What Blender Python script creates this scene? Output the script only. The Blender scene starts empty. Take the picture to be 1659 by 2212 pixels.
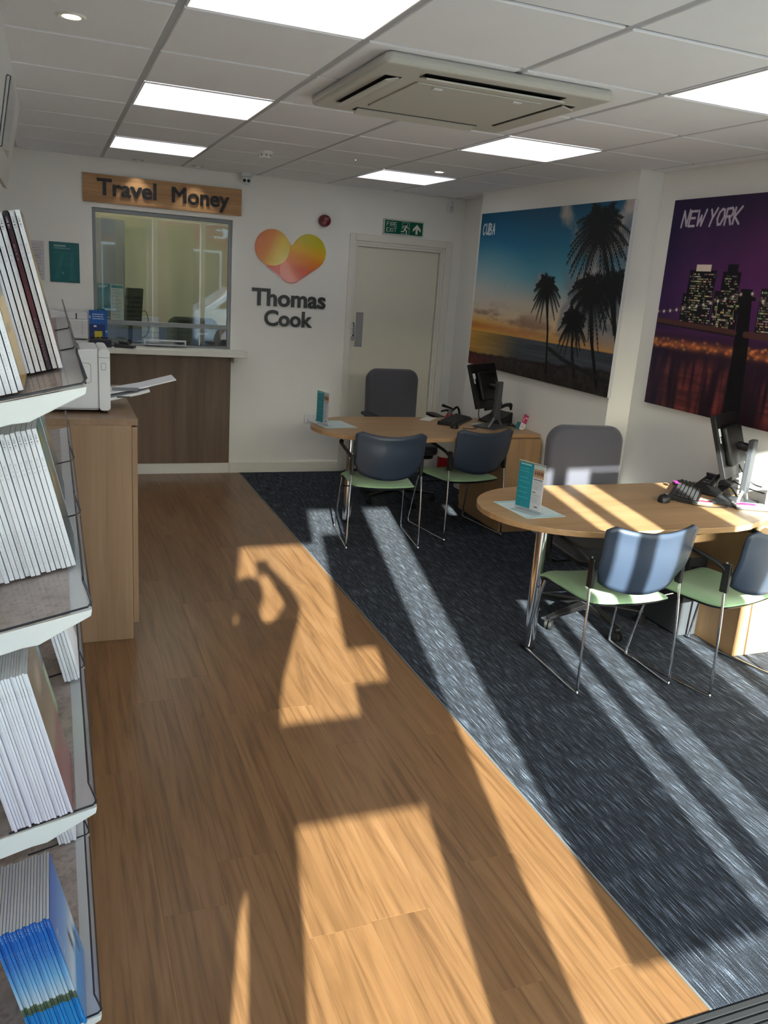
import bpy, bmesh, math, random
import numpy as np
from mathutils import Vector, Matrix
random.seed(7); rng = np.random.default_rng(11)
SC = bpy.context.scene
COL = SC.collection
PI = math.pi
def S(c):                                  # sRGB 0-255 -> linear rgba
    o = []
    for v in c[:3]:
        v /= 255.0
        o.append(v/12.92 if v <= .04045 else ((v+.055)/1.055)**2.4)
    return (*o, 1.0)

# ------------------------------------------------------------------ camera
YAW, PITCH, ROLL = math.radians(22.184), math.radians(-15.434), math.radians(4.206)
CAMP = Vector((-0.392, -2.879, 1.727)); FPX = 1798.9
cd = bpy.data.cameras.new('camera'); cam = bpy.data.objects.new('camera', cd); COL.objects.link(cam)
fwd = Vector((math.sin(YAW)*math.cos(PITCH), math.cos(YAW)*math.cos(PITCH), math.sin(PITCH)))
r0 = Vector((math.cos(YAW), -math.sin(YAW), 0)); u0 = r0.cross(fwd)
rt = math.cos(ROLL)*r0 + math.sin(ROLL)*u0; up = -math.sin(ROLL)*r0 + math.cos(ROLL)*u0
M = Matrix((rt, up, -fwd)).transposed().to_4x4(); M.translation = CAMP
cam.matrix_world = M
cd.sensor_fit = 'VERTICAL'; cd.sensor_height = 24.0; cd.lens = FPX/2212*24.0; cd.clip_start = .02; cd.clip_end = 200
SC.camera = cam
# ------------------------------------------------------------------ world, sun, exposure
AZ, EL = math.radians(13.0), math.radians(20.5)
w = bpy.data.worlds.new('world'); SC.world = w; w.use_nodes = True
nt = w.node_tree; nt.nodes.clear()
sky = nt.nodes.new('ShaderNodeTexSky'); sky.sky_type = 'NISHITA'; sky.sun_disc = False
sky.sun_elevation = EL; sky.sun_rotation = PI + AZ; sky.air_density = 1.0; sky.dust_density = 1.5; sky.ozone_density = 1.5
bg = nt.nodes.new('ShaderNodeBackground'); bg.inputs[1].default_value = 1.35
wo = nt.nodes.new('ShaderNodeOutputWorld'); nt.links.new(sky.outputs[0], bg.inputs[0]); nt.links.new(bg.outputs[0], wo.inputs[0])
sd = bpy.data.lights.new('sun', 'SUN'); sun = bpy.data.objects.new('sun', sd); COL.objects.link(sun)
sd.energy = 32.0; sd.angle = math.radians(.53); sd.color = (1.0, .95, .88)
sdir = Vector((math.sin(AZ)*math.cos(EL), math.cos(AZ)*math.cos(EL), -math.sin(EL)))
sun.rotation_euler = sdir.to_track_quat('-Z', 'Y').to_euler(); sun.location = (-3, -12, 8)
LED = 1.7
vs = SC.view_settings; vs.view_transform = 'Standard'; vs.look = 'None'; vs.exposure = 0.38; vs.gamma = 1.0; vs.use_curve_mapping = False
SC.cycles.use_denoising = True
SC.cycles.max_bounces = 6; SC.cycles.diffuse_bounces = 4; SC.cycles.glossy_bounces = 3; SC.cycles.transparent_max_bounces = 14; SC.cycles.use_adaptive_sampling = True; SC.cycles.adaptive_threshold = .05
SC.cycles.sample_clamp_indirect = 8.0

# ------------------------------------------------------------------ materials
MC = {}
def nodes(name):
    m = bpy.data.materials.new(name); m.use_nodes = True
    t = m.node_tree; b = t.nodes['Principled BSDF']
    return m, t, b
def N(t, typ, **k):
    n = t.nodes.new(typ)
    for a, v in k.items(): setattr(n, a, v)
    return n
def mat(name, col, rough=.5, metal=0.0, var=0.0, scale=20.0, bump=0.0, bscale=200.0, coat=0.0, spec=.5, emit=None, es=0.0, sheen=0.0):
    if name in MC: return MC[name]
    m, t, b = nodes(name); MC[name] = m
    c = S(col); b.inputs['Base Color'].default_value = c
    b.inputs['Roughness'].default_value = rough; b.inputs['Metallic'].default_value = metal
    b.inputs['Specular IOR Level'].default_value = spec
    if coat: b.inputs['Coat Weight'].default_value = coat; b.inputs['Coat Roughness'].default_value = .08
    if sheen: b.inputs['Sheen Weight'].default_value = sheen
    tc = N(t, 'ShaderNodeTexCoord')
    if var:
        n = N(t, 'ShaderNodeTexNoise'); n.inputs['Scale'].default_value = scale; n.inputs['Detail'].default_value = 4
        t.links.new(tc.outputs['Object'], n.inputs['Vector'])
        mp = N(t, 'ShaderNodeMapRange'); mp.inputs[3].default_value = 1-var; mp.inputs[4].default_value = 1+var
        t.links.new(n.outputs['Fac'], mp.inputs[0])
        mx = N(t, 'ShaderNodeVectorMath', operation='SCALE'); mx.inputs[0].default_value = c[:3]
        t.links.new(mp.outputs[0], mx.inputs['Scale']); t.links.new(mx.outputs[0], b.inputs['Base Color'])
    if bump:
        n = N(t, 'ShaderNodeTexNoise'); n.inputs['Scale'].default_value = bscale; n.inputs['Detail'].default_value = 3
        t.links.new(tc.outputs['Object'], n.inputs['Vector'])
        bp = N(t, 'ShaderNodeBump'); bp.inputs['Strength'].default_value = bump; bp.inputs['Distance'].default_value = .002
        t.links.new(n.outputs['Fac'], bp.inputs['Height']); t.links.new(bp.outputs[0], b.inputs['Normal'])
    if emit is not None:
        b.inputs['Emission Color'].default_value = S(emit); b.inputs['Emission Strength'].default_value = es
    return m
def ramp(t, stops):
    r = N(t, 'ShaderNodeValToRGB'); e = r.color_ramp.elements
    e[0].position, e[0].color = stops[0][0], S(stops[0][1]); e[1].position, e[1].color = stops[-1][0], S(stops[-1][1])
    for p, c in stops[1:-1]:
        n = e.new(p); n.color = S(c)
    return r
def wood(name, c0, c1, c2, axis='Y', rough=.4, grain=1.0, perobj=False, coat=0.0, fine=.4):
    """long-grained timber: stretched noise along axis, a finer pore layer and per-piece shift"""
    m, t, b = nodes(name); MC[name] = m
    tc = N(t, 'ShaderNodeTexCoord'); mp = N(t, 'ShaderNodeMapping')
    src = tc.outputs['Object']
    if perobj:
        oi = N(t, 'ShaderNodeObjectInfo'); ad = N(t, 'ShaderNodeVectorMath', operation='MULTIPLY_ADD')
        cb = N(t, 'ShaderNodeCombineXYZ')
        for i in range(3): t.links.new(oi.outputs['Random'], cb.inputs[i])
        t.links.new(cb.outputs[0], ad.inputs[0]); ad.inputs[1].default_value = (37, 53, 11); t.links.new(src, ad.inputs[2]); src = ad.outputs[0]
    sc = {'Y': (9, .75, 9), 'X': (.75, 9, 9), 'Z': (9, 9, .75)}[axis]
    mp.inputs['Scale'].default_value = tuple(v*grain for v in sc); t.links.new(src, mp.inputs[0])
    n1 = N(t, 'ShaderNodeTexNoise'); n1.inputs['Scale'].default_value = 1.0; n1.inputs['Detail'].default_value = 5; n1.inputs['Roughness'].default_value = .6; n1.inputs['Distortion'].default_value = 1.3
    t.links.new(mp.outputs[0], n1.inputs['Vector'])
    mp2 = N(t, 'ShaderNodeMapping'); f = {'Y': (75, 2.2, 75), 'X': (2.2, 75, 75), 'Z': (75, 75, 2.2)}[axis]
    mp2.inputs['Scale'].default_value = f; t.links.new(src, mp2.inputs[0])
    n2 = N(t, 'ShaderNodeTexNoise'); n2.inputs['Scale'].default_value = 1.0; n2.inputs['Detail'].default_value = 3
    t.links.new(mp2.outputs[0], n2.inputs['Vector'])
    r = ramp(t, [(.25, c0), (.5, c1), (.75, c2)]); t.links.new(n1.outputs['Fac'], r.inputs[0])
    r2 = ramp(t, [(.33, (150, 138, 125)), (.5, (255, 255, 255))]); t.links.new(n2.outputs['Fac'], r2.inputs[0])
    mx = N(t, 'ShaderNodeMix', data_type='RGBA', blend_type='MULTIPLY'); mx.inputs[0].default_value = fine
    t.links.new(r.outputs[0], mx.inputs[6]); t.links.new(r2.outputs[0], mx.inputs[7])
    out = mx.outputs[2]
    if perobj:
        hs = N(t, 'ShaderNodeHueSaturation'); mr = N(t, 'ShaderNodeMapRange'); mr.inputs[3].default_value = .92; mr.inputs[4].default_value = 1.06
        t.links.new(oi.outputs['Random'], mr.inputs[0]); t.links.new(mr.outputs[0], hs.inputs['Value']); t.links.new(out, hs.inputs['Color']); out = hs.outputs[0]
    t.links.new(out, b.inputs['Base Color'])
    b.inputs['Roughness'].default_value = rough
    if coat: b.inputs['Coat Weight'].default_value = coat
    bp = N(t, 'ShaderNodeBump'); bp.inputs['Strength'].default_value = .12; bp.inputs['Distance'].default_value = .001
    t.links.new(n2.outputs['Fac'], bp.inputs['Height']); t.links.new(bp.outputs[0], b.inputs['Normal'])
    return m
def clear(name, tint=(225, 232, 232), gloss=.08, rough=.02, k=1.0):
    """thin clear sheet: mostly see-through with a fresnel reflection"""
    m = bpy.data.materials.new(name); m.use_nodes = True; MC[name] = m; t = m.node_tree; t.nodes.clear()
    tr = N(t, 'ShaderNodeBsdfTransparent'); tr.inputs[0].default_value = S(tint)
    gl = N(t, 'ShaderNodeBsdfGlossy'); gl.inputs['Roughness'].default_value = rough
    fr = N(t, 'ShaderNodeFresnel'); fr.inputs[0].default_value = 1.5
    ma = N(t, 'ShaderNodeMath', operation='ADD'); ma.inputs[1].default_value = gloss; ma.use_clamp = True
    mx = N(t, 'ShaderNodeMixShader'); o = N(t, 'ShaderNodeOutputMaterial')
    ge = N(t, 'ShaderNodeNewGeometry'); iv = N(t, 'ShaderNodeMath', operation='SUBTRACT'); iv.inputs[0].default_value = 1; t.links.new(ge.outputs['Backfacing'], iv.inputs[1])
    mu = N(t, 'ShaderNodeMath', operation='MULTIPLY'); fk = N(t, 'ShaderNodeMath', operation='MULTIPLY'); fk.inputs[1].default_value = k; t.links.new(fr.outputs[0], fk.inputs[0]); t.links.new(fk.outputs[0], ma.inputs[0]); t.links.new(ma.outputs[0], mu.inputs[0]); t.links.new(iv.outputs[0], mu.inputs[1]); t.links.new(mu.outputs[0], mx.inputs[0]); t.links.new(tr.outputs[0], mx.inputs[1]); t.links.new(gl.outputs[0], mx.inputs[2]); t.links.new(mx.outputs[0], o.inputs[0])
    return m
def print_mat(name, rough=.45, spec=.4, coat=0.0):
    m, t, b = nodes(name); MC[name] = m
    a = N(t, 'ShaderNodeAttribute'); a.attribute_name = 'Col'; t.links.new(a.outputs['Color'], b.inputs['Base Color'])
    b.inputs['Roughness'].default_value = rough; b.inputs['Specular IOR Level'].default_value = spec
    if coat: b.inputs['Coat Weight'].default_value = coat
    return m
WALL = mat('wall_paint', (243, 242, 238), .75, var=.02, scale=3, bump=.05, bscale=400)
TILEM = mat('ceiling_tile_white', (236, 238, 244), .85, var=.02, scale=9, bump=.15, bscale=500)
GRIDM = mat('ceiling_grid_white', (180, 183, 190), .5)
TRIMW = mat('gloss_white_trim', (230, 228, 220), .35, var=.01)
DOORM = mat('door_cream_paint', (226, 223, 208), .45, var=.02, scale=4)
PLANK = wood('vinyl_oak_plank', (102, 73, 46), (129, 94, 61), (142, 107, 74), 'Y', .33, 1.7, True, fine=.42)
OAKZ = wood('oak_laminate_upright', (132, 105, 80), (148, 120, 93), (160, 132, 104), 'Z', .45, .8, fine=.15)
OAKY = wood('oak_laminate_top', (128, 102, 78), (146, 118, 92), (158, 130, 102), 'Y', .4, .8, fine=.15)
WALNUT = wood('walnut_laminate_panel', (92, 72, 56), (110, 88, 70), (124, 100, 80), 'Z', .45, .7, fine=.15)
SIGNW = wood('sign_oak', (150, 108, 66), (182, 138, 92), (200, 158, 110), 'X', .5, .9)
DESKM = wood('desk_maple_laminate', (160, 126, 88), (176, 141, 102), (186, 152, 112), 'X', .35, .9, fine=.15)
DESKZ = wood('desk_maple_upright', (150, 118, 82), (166, 132, 94), (176, 142, 104), 'Z', .4, .9, fine=.12)
RACKW = wood('grey_wood_back', (164, 150, 142), (192, 178, 170), (206, 194, 186), 'Z', .5, .8)
CHROME = mat('chrome', (215, 215, 218), .12, 1.0)
STEEL = mat('brushed_steel', (168, 170, 178), .35, 1.0)
ALU = mat('grey_aluminium_frame', (128, 133, 136), .4, .35)
BLACK = mat('black_plastic', (18, 18, 20), .45, var=.05)
BLACKM = mat('black_matte', (12, 12, 13), .65)
DGREY = mat('dark_grey_plastic', (62, 65, 70), .4)
MGREY = mat('mid_grey_plastic', (110, 114, 120), .4)
WPLAS = mat('white_plastic', (226, 227, 230), .4)
CREAMP = mat('ac_cream_plastic', (192, 191, 184), .5)
WHITEM = mat('white_metal', (232, 236, 236), .4)
PAPER = mat('white_paper', (232, 234, 240), .6)
NAVYF = mat('navy_polymer_back', (50, 61, 79), .42, var=.03, scale=60)
GREENF = mat('mint_green_fabric', (150, 186, 146), .85, var=.06, scale=300, bump=.25, bscale=900, sheen=.2)
GREYF = mat('office_chair_grey_fabric', (70, 70, 80), .85, var=.06, scale=400, bump=.25, bscale=1200, sheen=.3)
NAVYX = mat('navy_card', (22, 28, 58), .5)
RED = mat('red_enamel', (170, 26, 32), .3)
DRED = mat('dark_red_plastic', (112, 18, 30), .25)
ACR = clear('acrylic', (250, 250, 251), .015, k=.45)
ACRD = mat('acrylic_dark_edge', (44, 46, 56), .25)
GLASS = clear('window_glass', (240, 245, 243), .085)
PRINT = print_mat('printed_card'); CANVAS = print_mat('printed_canvas', .55, .25); PGLOSS = print_mat('glossy_print', .2, .5)
LEDM = mat('led_diffuser', (250, 250, 255), .5, emit=(250, 251, 255), es=LED)

# ------------------------------------------------------------------ mesh builder
class MB:
    def __init__(s): s.v = []; s.f = []; s.m = []
    def add(s, vs, fs, mi=0):
        o = len(s.v); s.v += [tuple(v) for v in vs]; s.f += [tuple(i+o for i in f) for f in fs]; s.m += [mi]*len(fs); return s
    def box(s, x0, x1, y0, y1, z0, z1, mi=0):
        v = [(x, y, z) for z in (z0, z1) for y in (y0, y1) for x in (x0, x1)]
        return s.add(v, [(0, 2, 3, 1), (4, 5, 7, 6), (0, 1, 5, 4), (2, 6, 7, 3), (0, 4, 6, 2), (1, 3, 7, 5)], mi)
    def prism(s, poly, a, b, axis='z', mi=0):
        """extrude a 2-d outline (counter-clockwise) along axis from a to b"""
        n = len(poly)
        def P(p, h): return {'z': (p[0], p[1], h), 'y': (p[0], h, p[1]), 'x': (h, p[0], p[1])}[axis]
        v = [P(p, a) for p in poly] + [P(p, b) for p in poly]
        f = [tuple(range(n))[::-1], tuple(range(n, 2*n))] + [(i, (i+1) % n, n+(i+1) % n, n+i) for i in range(n)]
        return s.add(v, f, mi)
    def tube(s, pts, r, n=8, caps=True, mi=0, closed=False):
        pts = [Vector(p) for p in pts]; L = len(pts); rr = r if isinstance(r, (list, tuple)) else [r]*L
        prev = None; vs = []; fs = []
        for i, p in enumerate(pts):
            if closed: d = pts[(i+1) % L]-pts[i-1]
            else: d = (pts[min(i+1, L-1)]-pts[max(i-1, 0)])
            d.normalize()
            if prev is None:
                a = Vector((0, 0, 1)) if abs(d.z) < .9 else Vector((1, 0, 0)); u = d.cross(a).normalized()
            else: u = (prev-d*prev.dot(d)).normalized()
            prev = u; v = d.cross(u)
            vs += [p+rr[i]*(math.cos(2*PI*k/n)*u+math.sin(2*PI*k/n)*v) for k in range(n)]
        for i in range(L if closed else L-1):
            j = (i+1) % L
            fs += [(i*n+k, i*n+(k+1) % n, j*n+(k+1) % n, j*n+k) for k in range(n)]
        if caps and not closed: fs += [tuple(range(n))[::-1], tuple(range((L-1)*n, L*n))]
        return s.add(vs, fs, mi)
    def lathe(s, prof, c=(0, 0, 0), n=24, axis='z', mi=0):
        vs = []; fs = []
        for (r, h) in prof:
            for k in range(n):
                a = 2*PI*k/n; x, y = r*math.cos(a), r*math.sin(a)
                vs.append({'z': (c[0]+x, c[1]+y, c[2]+h), 'y': (c[0]+x, c[1]+h, c[2]-y), 'x': (c[0]+h, c[1]+x, c[2]+y)}[axis])
        L = len(prof)
        for i in range(L-1): fs += [(i*n+k, i*n+(k+1) % n, (i+1)*n+(k+1) % n, (i+1)*n+k) for k in range(n)]
        fs += [tuple(range(n))[::-1], tuple(range((L-1)*n, L*n))]
        return s.add(vs, fs, mi)
    def grid(s, fn, nu, nv, mi=0, thick=None):
        vs = [fn(i/nu, j/nv) for j in range(nv+1) for i in range(nu+1)]
        return s.add(vs, [(j*(nu+1)+i, j*(nu+1)+i+1, (j+1)*(nu+1)+i+1, (j+1)*(nu+1)+i) for j in range(nv) for i in range(nu)], mi)
    def mesh(s, name):
        m = bpy.data.meshes.new(name); m.from_pydata(s.v, [], s.f); m.update()
        if any(s.m): m.polygons.foreach_set('material_index', s.m)
        return m
def smooth_path(pts, n=8):
    """Catmull-Rom through the points"""
    P = [Vector(p) for p in pts]; out = []
    for i in range(len(P)-1):
        a, b, c, d = P[max(i-1, 0)], P[i], P[i+1], P[min(i+2, len(P)-1)]
        for k in range(n):
            t = k/n
            out.append(.5*((2*b)+(c-a)*t+(2*a-5*b+4*c-d)*t*t+(3*b-a-3*c+d)*t**3))
    out.append(P[-1]); return out
def rrect(x0, x1, y0, y1, r, n=5):
    o = []
    for cx, cy, a0 in ((x1-r, y0+r, -PI/2), (x1-r, y1-r, 0), (x0+r, y1-r, PI/2), (x0+r, y0+r, PI)):
        o += [(cx+r*math.cos(a0+PI/2*k/n), cy+r*math.sin(a0+PI/2*k/n)) for k in range(n+1)]
    return o
def obj(name, mb, m, parent=None, loc=None, rot=None, bevel=0.0, smooth=False, seg=2, subsurf=0, solid=0.0):
    me = mb.mesh(name) if isinstance(mb, MB) else mb
    if not me.materials:
        for x in (m if isinstance(m, (list, tuple)) else [m]): me.materials.append(x)
    o = bpy.data.objects.new(name, me); COL.objects.link(o)
    if parent is not None: o.parent = parent
    if loc is not None: o.location = loc
    if rot is not None: o.rotation_euler = rot
    if solid:
        k = o.modifiers.new('solid', 'SOLIDIFY'); k.thickness = solid; k.offset = 0
    if bevel:
        k = o.modifiers.new('bevel', 'BEVEL'); k.width = bevel; k.segments = seg; k.limit_method = 'ANGLE'; k.angle_limit = math.radians(40)
    if subsurf:
        k = o.modifiers.new('sub', 'SUBSURF'); k.levels = subsurf; k.render_levels = subsurf
    if smooth:
        me.polygons.foreach_set('use_smooth', [True]*len(me.polygons))
        try: me.set_sharp_from_angle(angle=math.radians(40))
        except Exception: pass
    return o
def tag(o, label, cat, group=None):
    o['label'] = label; o['category'] = cat
    if group: o['group'] = group
    return o
def thing(name, label, cat, loc=(0, 0, 0), rotz=0.0, group=None, rot=None):
    o = bpy.data.objects.new(name, None); COL.objects.link(o); o.empty_display_size = .05
    o.location = loc; o.rotation_euler = rot if rot else (0, 0, rotz)
    return tag(o, label, cat, group)
def struct(o, label=None):
    o['kind'] = 'structure'
    if label: o['label'] = label
    return o
def sempty(name, loc=(0, 0, 0)):
    o = bpy.data.objects.new(name, None); COL.objects.link(o); o.location = loc; o['kind'] = 'structure'; return o
def clone(root, loc, rotz, label=None, group=None):
    r = root.copy(); COL.objects.link(r); r.location = loc; r.rotation_euler = (0, 0, rotz)
    if label: r['label'] = label
    if group: r['group'] = group
    for ch in list(root.children):
        c = ch.copy(); COL.objects.link(c); c.parent = r
        for g in list(ch.children):
            d = g.copy(); COL.objects.link(d); d.parent = c
    return r
B = lambda *a: MB().box(*a)

# ------------------------------------------------------------------ flat prints: colours painted per vertex on a fine grid
def noise2(h, w_, cells, oct_=4):
    out = np.zeros((h, w_)); amp = 1; tot = 0
    for o in range(oct_):
        cy, cx = max(2, int(cells[0]*2**o)), max(2, int(cells[1]*2**o)); g = rng.random((cy+1, cx+1))
        y = np.linspace(0, cy-1e-6, h); x = np.linspace(0, cx-1e-6, w_); yi = y.astype(int); xi = x.astype(int)
        fy = (y-yi)[:, None]; fx = (x-xi)[None]; fy = fy*fy*(3-2*fy); fx = fx*fx*(3-2*fx)
        a = g[yi][:, xi]; b = g[yi][:, xi+1]; c = g[yi+1][:, xi]; d = g[yi+1][:, xi+1]
        out += amp*((a*(1-fx)+b*fx)*(1-fy)+(c*(1-fx)+d*fx)*fy); tot += amp; amp *= .5
    return out/tot
class Img:
    """a little painter in unit coordinates (u right, v down); aspect corrects widths"""
    def __init__(s, w_, h, col=(255, 255, 255)):
        s.w, s.h = w_, h; s.a = np.zeros((h, w_, 3)); s.a[:] = col
        s.U, s.V = np.meshgrid((np.arange(w_)+.5)/w_, (np.arange(h)+.5)/h); s.asp = w_/h
    def mix(s, mask, col): s.a = s.a*(1-mask[..., None])+np.array(col, float)*mask[..., None]
    def rect(s, u0, v0, u1, v1, col, al=1.0):
        i0, i1 = max(0, int(round(v0*s.h))), max(0, int(round(v1*s.h))); j0, j1 = max(0, int(round(u0*s.w))), max(0, int(round(u1*s.w)))
        s.a[i0:i1, j0:j1] = s.a[i0:i1, j0:j1]*(1-al)+np.array(col, float)*al
    def line(s, p, q, wd, col, wd2=None):
        """wd in units of the height"""
        wd2 = wd if wd2 is None else wd2; A = s.asp
        x0, y0, x1, y1 = p[0]*A, p[1], q[0]*A, q[1]; m = max(wd, wd2)+2/s.h
        i0, i1 = int((min(y0, y1)-m)*s.h), int((max(y0, y1)+m)*s.h)+1; j0, j1 = int((min(x0, x1)-m)*s.h), int((max(x0, x1)+m)*s.h)+1
        i0, j0 = max(0, i0), max(0, j0); i1, j1 = min(s.h, i1), min(s.w, j1)
        if i1 <= i0 or j1 <= j0: return
        X = s.U[i0:i1, j0:j1]*A; Y = s.V[i0:i1, j0:j1]; dx, dy = x1-x0, y1-y0; L = dx*dx+dy*dy+1e-12
        t = np.clip(((X-x0)*dx+(Y-y0)*dy)/L, 0, 1); d = np.hypot(X-x0-t*dx, Y-y0-t*dy)
        al = np.clip((wd+(wd2-wd)*t-d)*s.h+.5, 0, 1)[..., None]
        s.a[i0:i1, j0:j1] = s.a[i0:i1, j0:j1]*(1-al)+np.array(col, float)*al
    def path(s, pts, wd, col):
        for a, b in zip(pts[:-1], pts[1:]): s.line(a, b, wd, col)
    def poly(s, pts, col, al=1.0):
        ins = np.zeros((s.h, s.w), bool); n = len(pts)
        for k in range(n):
            (x0, y0), (x1, y1) = pts[k], pts[(k+1) % n]
            if y0 == y1: continue
            c = ((y0 > s.V) != (y1 > s.V)) & (s.U < (x1-x0)*(s.V-y0)/(y1-y0)+x0); ins ^= c
        s.mix(ins*al, col)
    def blob(s, u, v, ru, rv, col, al=1.0, soft=1.0):
        d = ((s.U-u)/ru)**2+((s.V-v)/rv)**2; s.mix(np.clip(np.exp(-d*soft), 0, 1)*al, col)
    def vgrad(s, stops):
        p = [a for a, _ in stops]
        for k in range(3): s.a[..., k] = np.interp(s.V, p, [c[k] for _, c in stops])
    def text_lines(s, u0, v0, u1, v1, n, col, fill=.55, ragged=.35):
        for k in range(n):
            v = v0+(v1-v0)*k/n; e = u1-(u1-u0)*ragged*random.random(); u = u0
            while u < e:
                L = random.uniform(.03, .12)*(u1-u0); s.rect(u, v, min(u+L, e), v+(v1-v0)/n*fill, col, .85); u += L+.02*(u1-u0)
    def glyphs(s, txt, u0, v0, gw, gh, wd, col, gap=.25, slant=0.0, jit=0.0):
        u = u0
        for ch in txt:
            if ch == ' ': u += gw*.6; continue
            cw = gw*(.25 if ch == 'I' else 1.25 if ch == 'W' else 1)
            for st in GL[ch]:
                pts = [(u+cw*x+slant*(1-y)*gw+jit*random.uniform(-1, 1)*gw, v0+gh*y+jit*random.uniform(-1, 1)*gh) for x, y in st]
                s.path(pts, wd, col)
            u += cw+gap*gw
        return u
GL = {'F': [[(0, 1), (0, 0), (1, 0)], [(0, .48), (.8, .48)]], 'I': [[(.5, 0), (.5, 1)]], 'R': [[(0, 1), (0, 0), (.75, 0), (1, .12), (1, .36), (.75, .5), (0, .5)], [(.5, .5), (1, 1)]],
 'E': [[(1, 0), (0, 0), (0, 1), (1, 1)], [(0, .48), (.85, .48)]], 'X': [[(0, 0), (1, 1)], [(1, 0), (0, 1)]], 'T': [[(0, 0), (1, 0)], [(.5, 0), (.5, 1)]],
 'C': [[(1, .1), (.7, 0), (.25, .15), (.05, .5), (.2, .9), (.6, 1), (.95, .85)]], 'U': [[(0, 0), (.05, .8), (.3, 1), (.7, .95), (1, .6), (1, 0)], [(1, 0), (1, 1)]], 'B': [[(0, 1), (0, 0), (.7, .05), (.8, .3), (.1, .48), (.9, .6), (.9, .9), (0, 1)]],
 'A': [[(0, 1), (.55, 0), (1, 1)], [(.2, .65), (.85, .6)]], 'N': [[(0, 1.05), (.05, 0), (.9, .95), (1, -.05)]], 'W': [[(0, 0), (.2, 1), (.5, .35), (.72, .98), (1.05, -.02)]], 'Y': [[(0, 0), (.45, .5)], [(1, -.05), (.4, .6), (.25, 1.05)]],
 'O': [[(.5, 0), (.12, .2), (0, .6), (.25, .97), (.7, .95), (1, .5), (.85, .08), (.5, 0)]], 'K': [[(0, 0), (.05, 1)], [(.95, -.08), (.08, .55), (1, 1.02)]],
 'M': [[(0, 1), (0, 0), (.5, .6), (1, 0), (1, 1)]], 'G': [[(1, .1), (.6, 0), (.1, .25), (.05, .75), (.5, 1), (1, .8), (1, .5), (.6, .5)]], 'f': [[(1, .05), (.5, .1), (.5, 1)], [(.1, .4), (.9, .4)]]}
def print_mesh(name, w_, h, img):
    """flat sheet 0..w by 0..h in local x,z facing -y"""
    nx, ny = img.w, img.h
    X, Z = np.meshgrid(np.linspace(0, w_, nx), np.linspace(h, 0, ny))
    co = np.stack([X, np.zeros_like(X), Z], -1).reshape(-1, 3)
    i = (np.arange(ny-1)[:, None]*nx+np.arange(nx-1)[None]).ravel()
    f = np.stack([i, i+nx, i+nx+1, i+1], 1)
    me = bpy.data.meshes.new(name); me.vertices.add(len(co)); me.vertices.foreach_set('co', co.ravel())
    me.loops.add(f.size); me.loops.foreach_set('vertex_index', f.ravel()); me.polygons.add(len(f)); me.polygons.foreach_set('loop_start', np.arange(0, f.size, 4))
    me.update(); me.validate()
    c = np.clip(img.a, 0, 255)/255.0; c = np.where(c <= .04045, c/12.92, ((c+.055)/1.055)**2.4)
    at = me.color_attributes.new('Col', 'FLOAT_COLOR', 'POINT'); at.data.foreach_set('color', np.concatenate([c.reshape(-1, 3), np.ones((nx*ny, 1))], 1).ravel())
    return me
def sheet(name, w_, h, img, parent, loc=(0, 0, 0), rot=(0, 0, 0), m=None):
    return obj(name, print_mesh(name, w_, h, img), m or PRINT, parent, loc, rot)

# ------------------------------------------------------------------ text
TC = {}
def font_curve(body, off):
    c = bpy.data.curves.new('tmp', 'FONT'); c.body = body; c.size = 1.0; c.offset = off; c.fill_mode = 'BOTH'; c.extrude = .5; c.resolution_u = 5
    return c
def measure(body):
    c = font_curve(body, 0); o = bpy.data.objects.new('tmp', c); COL.objects.link(o); bpy.context.view_layer.update()
    x = max(v[0] for v in o.bound_box); bpy.data.objects.remove(o); bpy.data.curves.remove(c); return x
def glyph_mesh(ch, off):
    c = font_curve(ch, off); o = bpy.data.objects.new('tmp', c); COL.objects.link(o); bpy.context.view_layer.update()
    dg = bpy.context.evaluated_depsgraph_get(); me = bpy.data.meshes.new_from_object(o.evaluated_get(dg))
    bpy.data.objects.remove(o); bpy.data.curves.remove(c); me.materials.clear(); return me
def lettering(parent, txt, x0, x1, z0, cap, depth, m, off=.012, y=0.0, part='letter'):
    """each letter is a raised piece; baseline z0, capitals cap high, string spans x0..x1; faces -y with its back at y"""
    I = measure('I'); org = [measure(txt[:i]+'I')-I if i else 0.0 for i in range(len(txt))]
    tot = measure(txt); sx = (x1-x0)/tot; sz = cap/.729
    for i, ch in enumerate(txt):
        if ch == ' ': continue
        me = glyph_mesh(ch, 0 if ch in 'MN' else off)
        if ch in 'MN':                        # the bold cut of these two is made by doubling
            n0 = len(me.vertices); c0 = np.zeros(n0*3); me.vertices.foreach_get('co', c0); c0 = c0.reshape(-1, 3); fs = [tuple(p.vertices) for p in me.polygons]
            vs = []; ff = []
            for q, dx in enumerate((-.022, 0, .022)):
                vs += [(v[0]+dx, v[1], v[2]*(1-.01*abs(q-1))) for v in c0]; ff += [tuple(i+q*n0 for i in f) for f in fs]
            me = bpy.data.meshes.new('letter'); me.from_pydata(vs, [], ff); me.update()
        n = len(me.vertices); co = np.zeros(n*3); me.vertices.foreach_get('co', co); co = co.reshape(-1, 3)
        ex = np.stack([co[:, 0]*sx, -co[:, 2]*depth, co[:, 1]*sz], 1); me.vertices.foreach_set('co', ex.ravel()); me.update()
        obj(part, me, m, parent, (x0+org[i]*sx, y-depth/2, z0))

# ================================================================== the room
HC, D, XL, XB, XA, YF = 2.487, 4.306, -.75, 2.929, 3.107, -3.15
B0, B1 = 1.587, 3.628                       # the projecting breast of the right wall
CE = 1.115                                  # wood / carpet border
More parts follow.
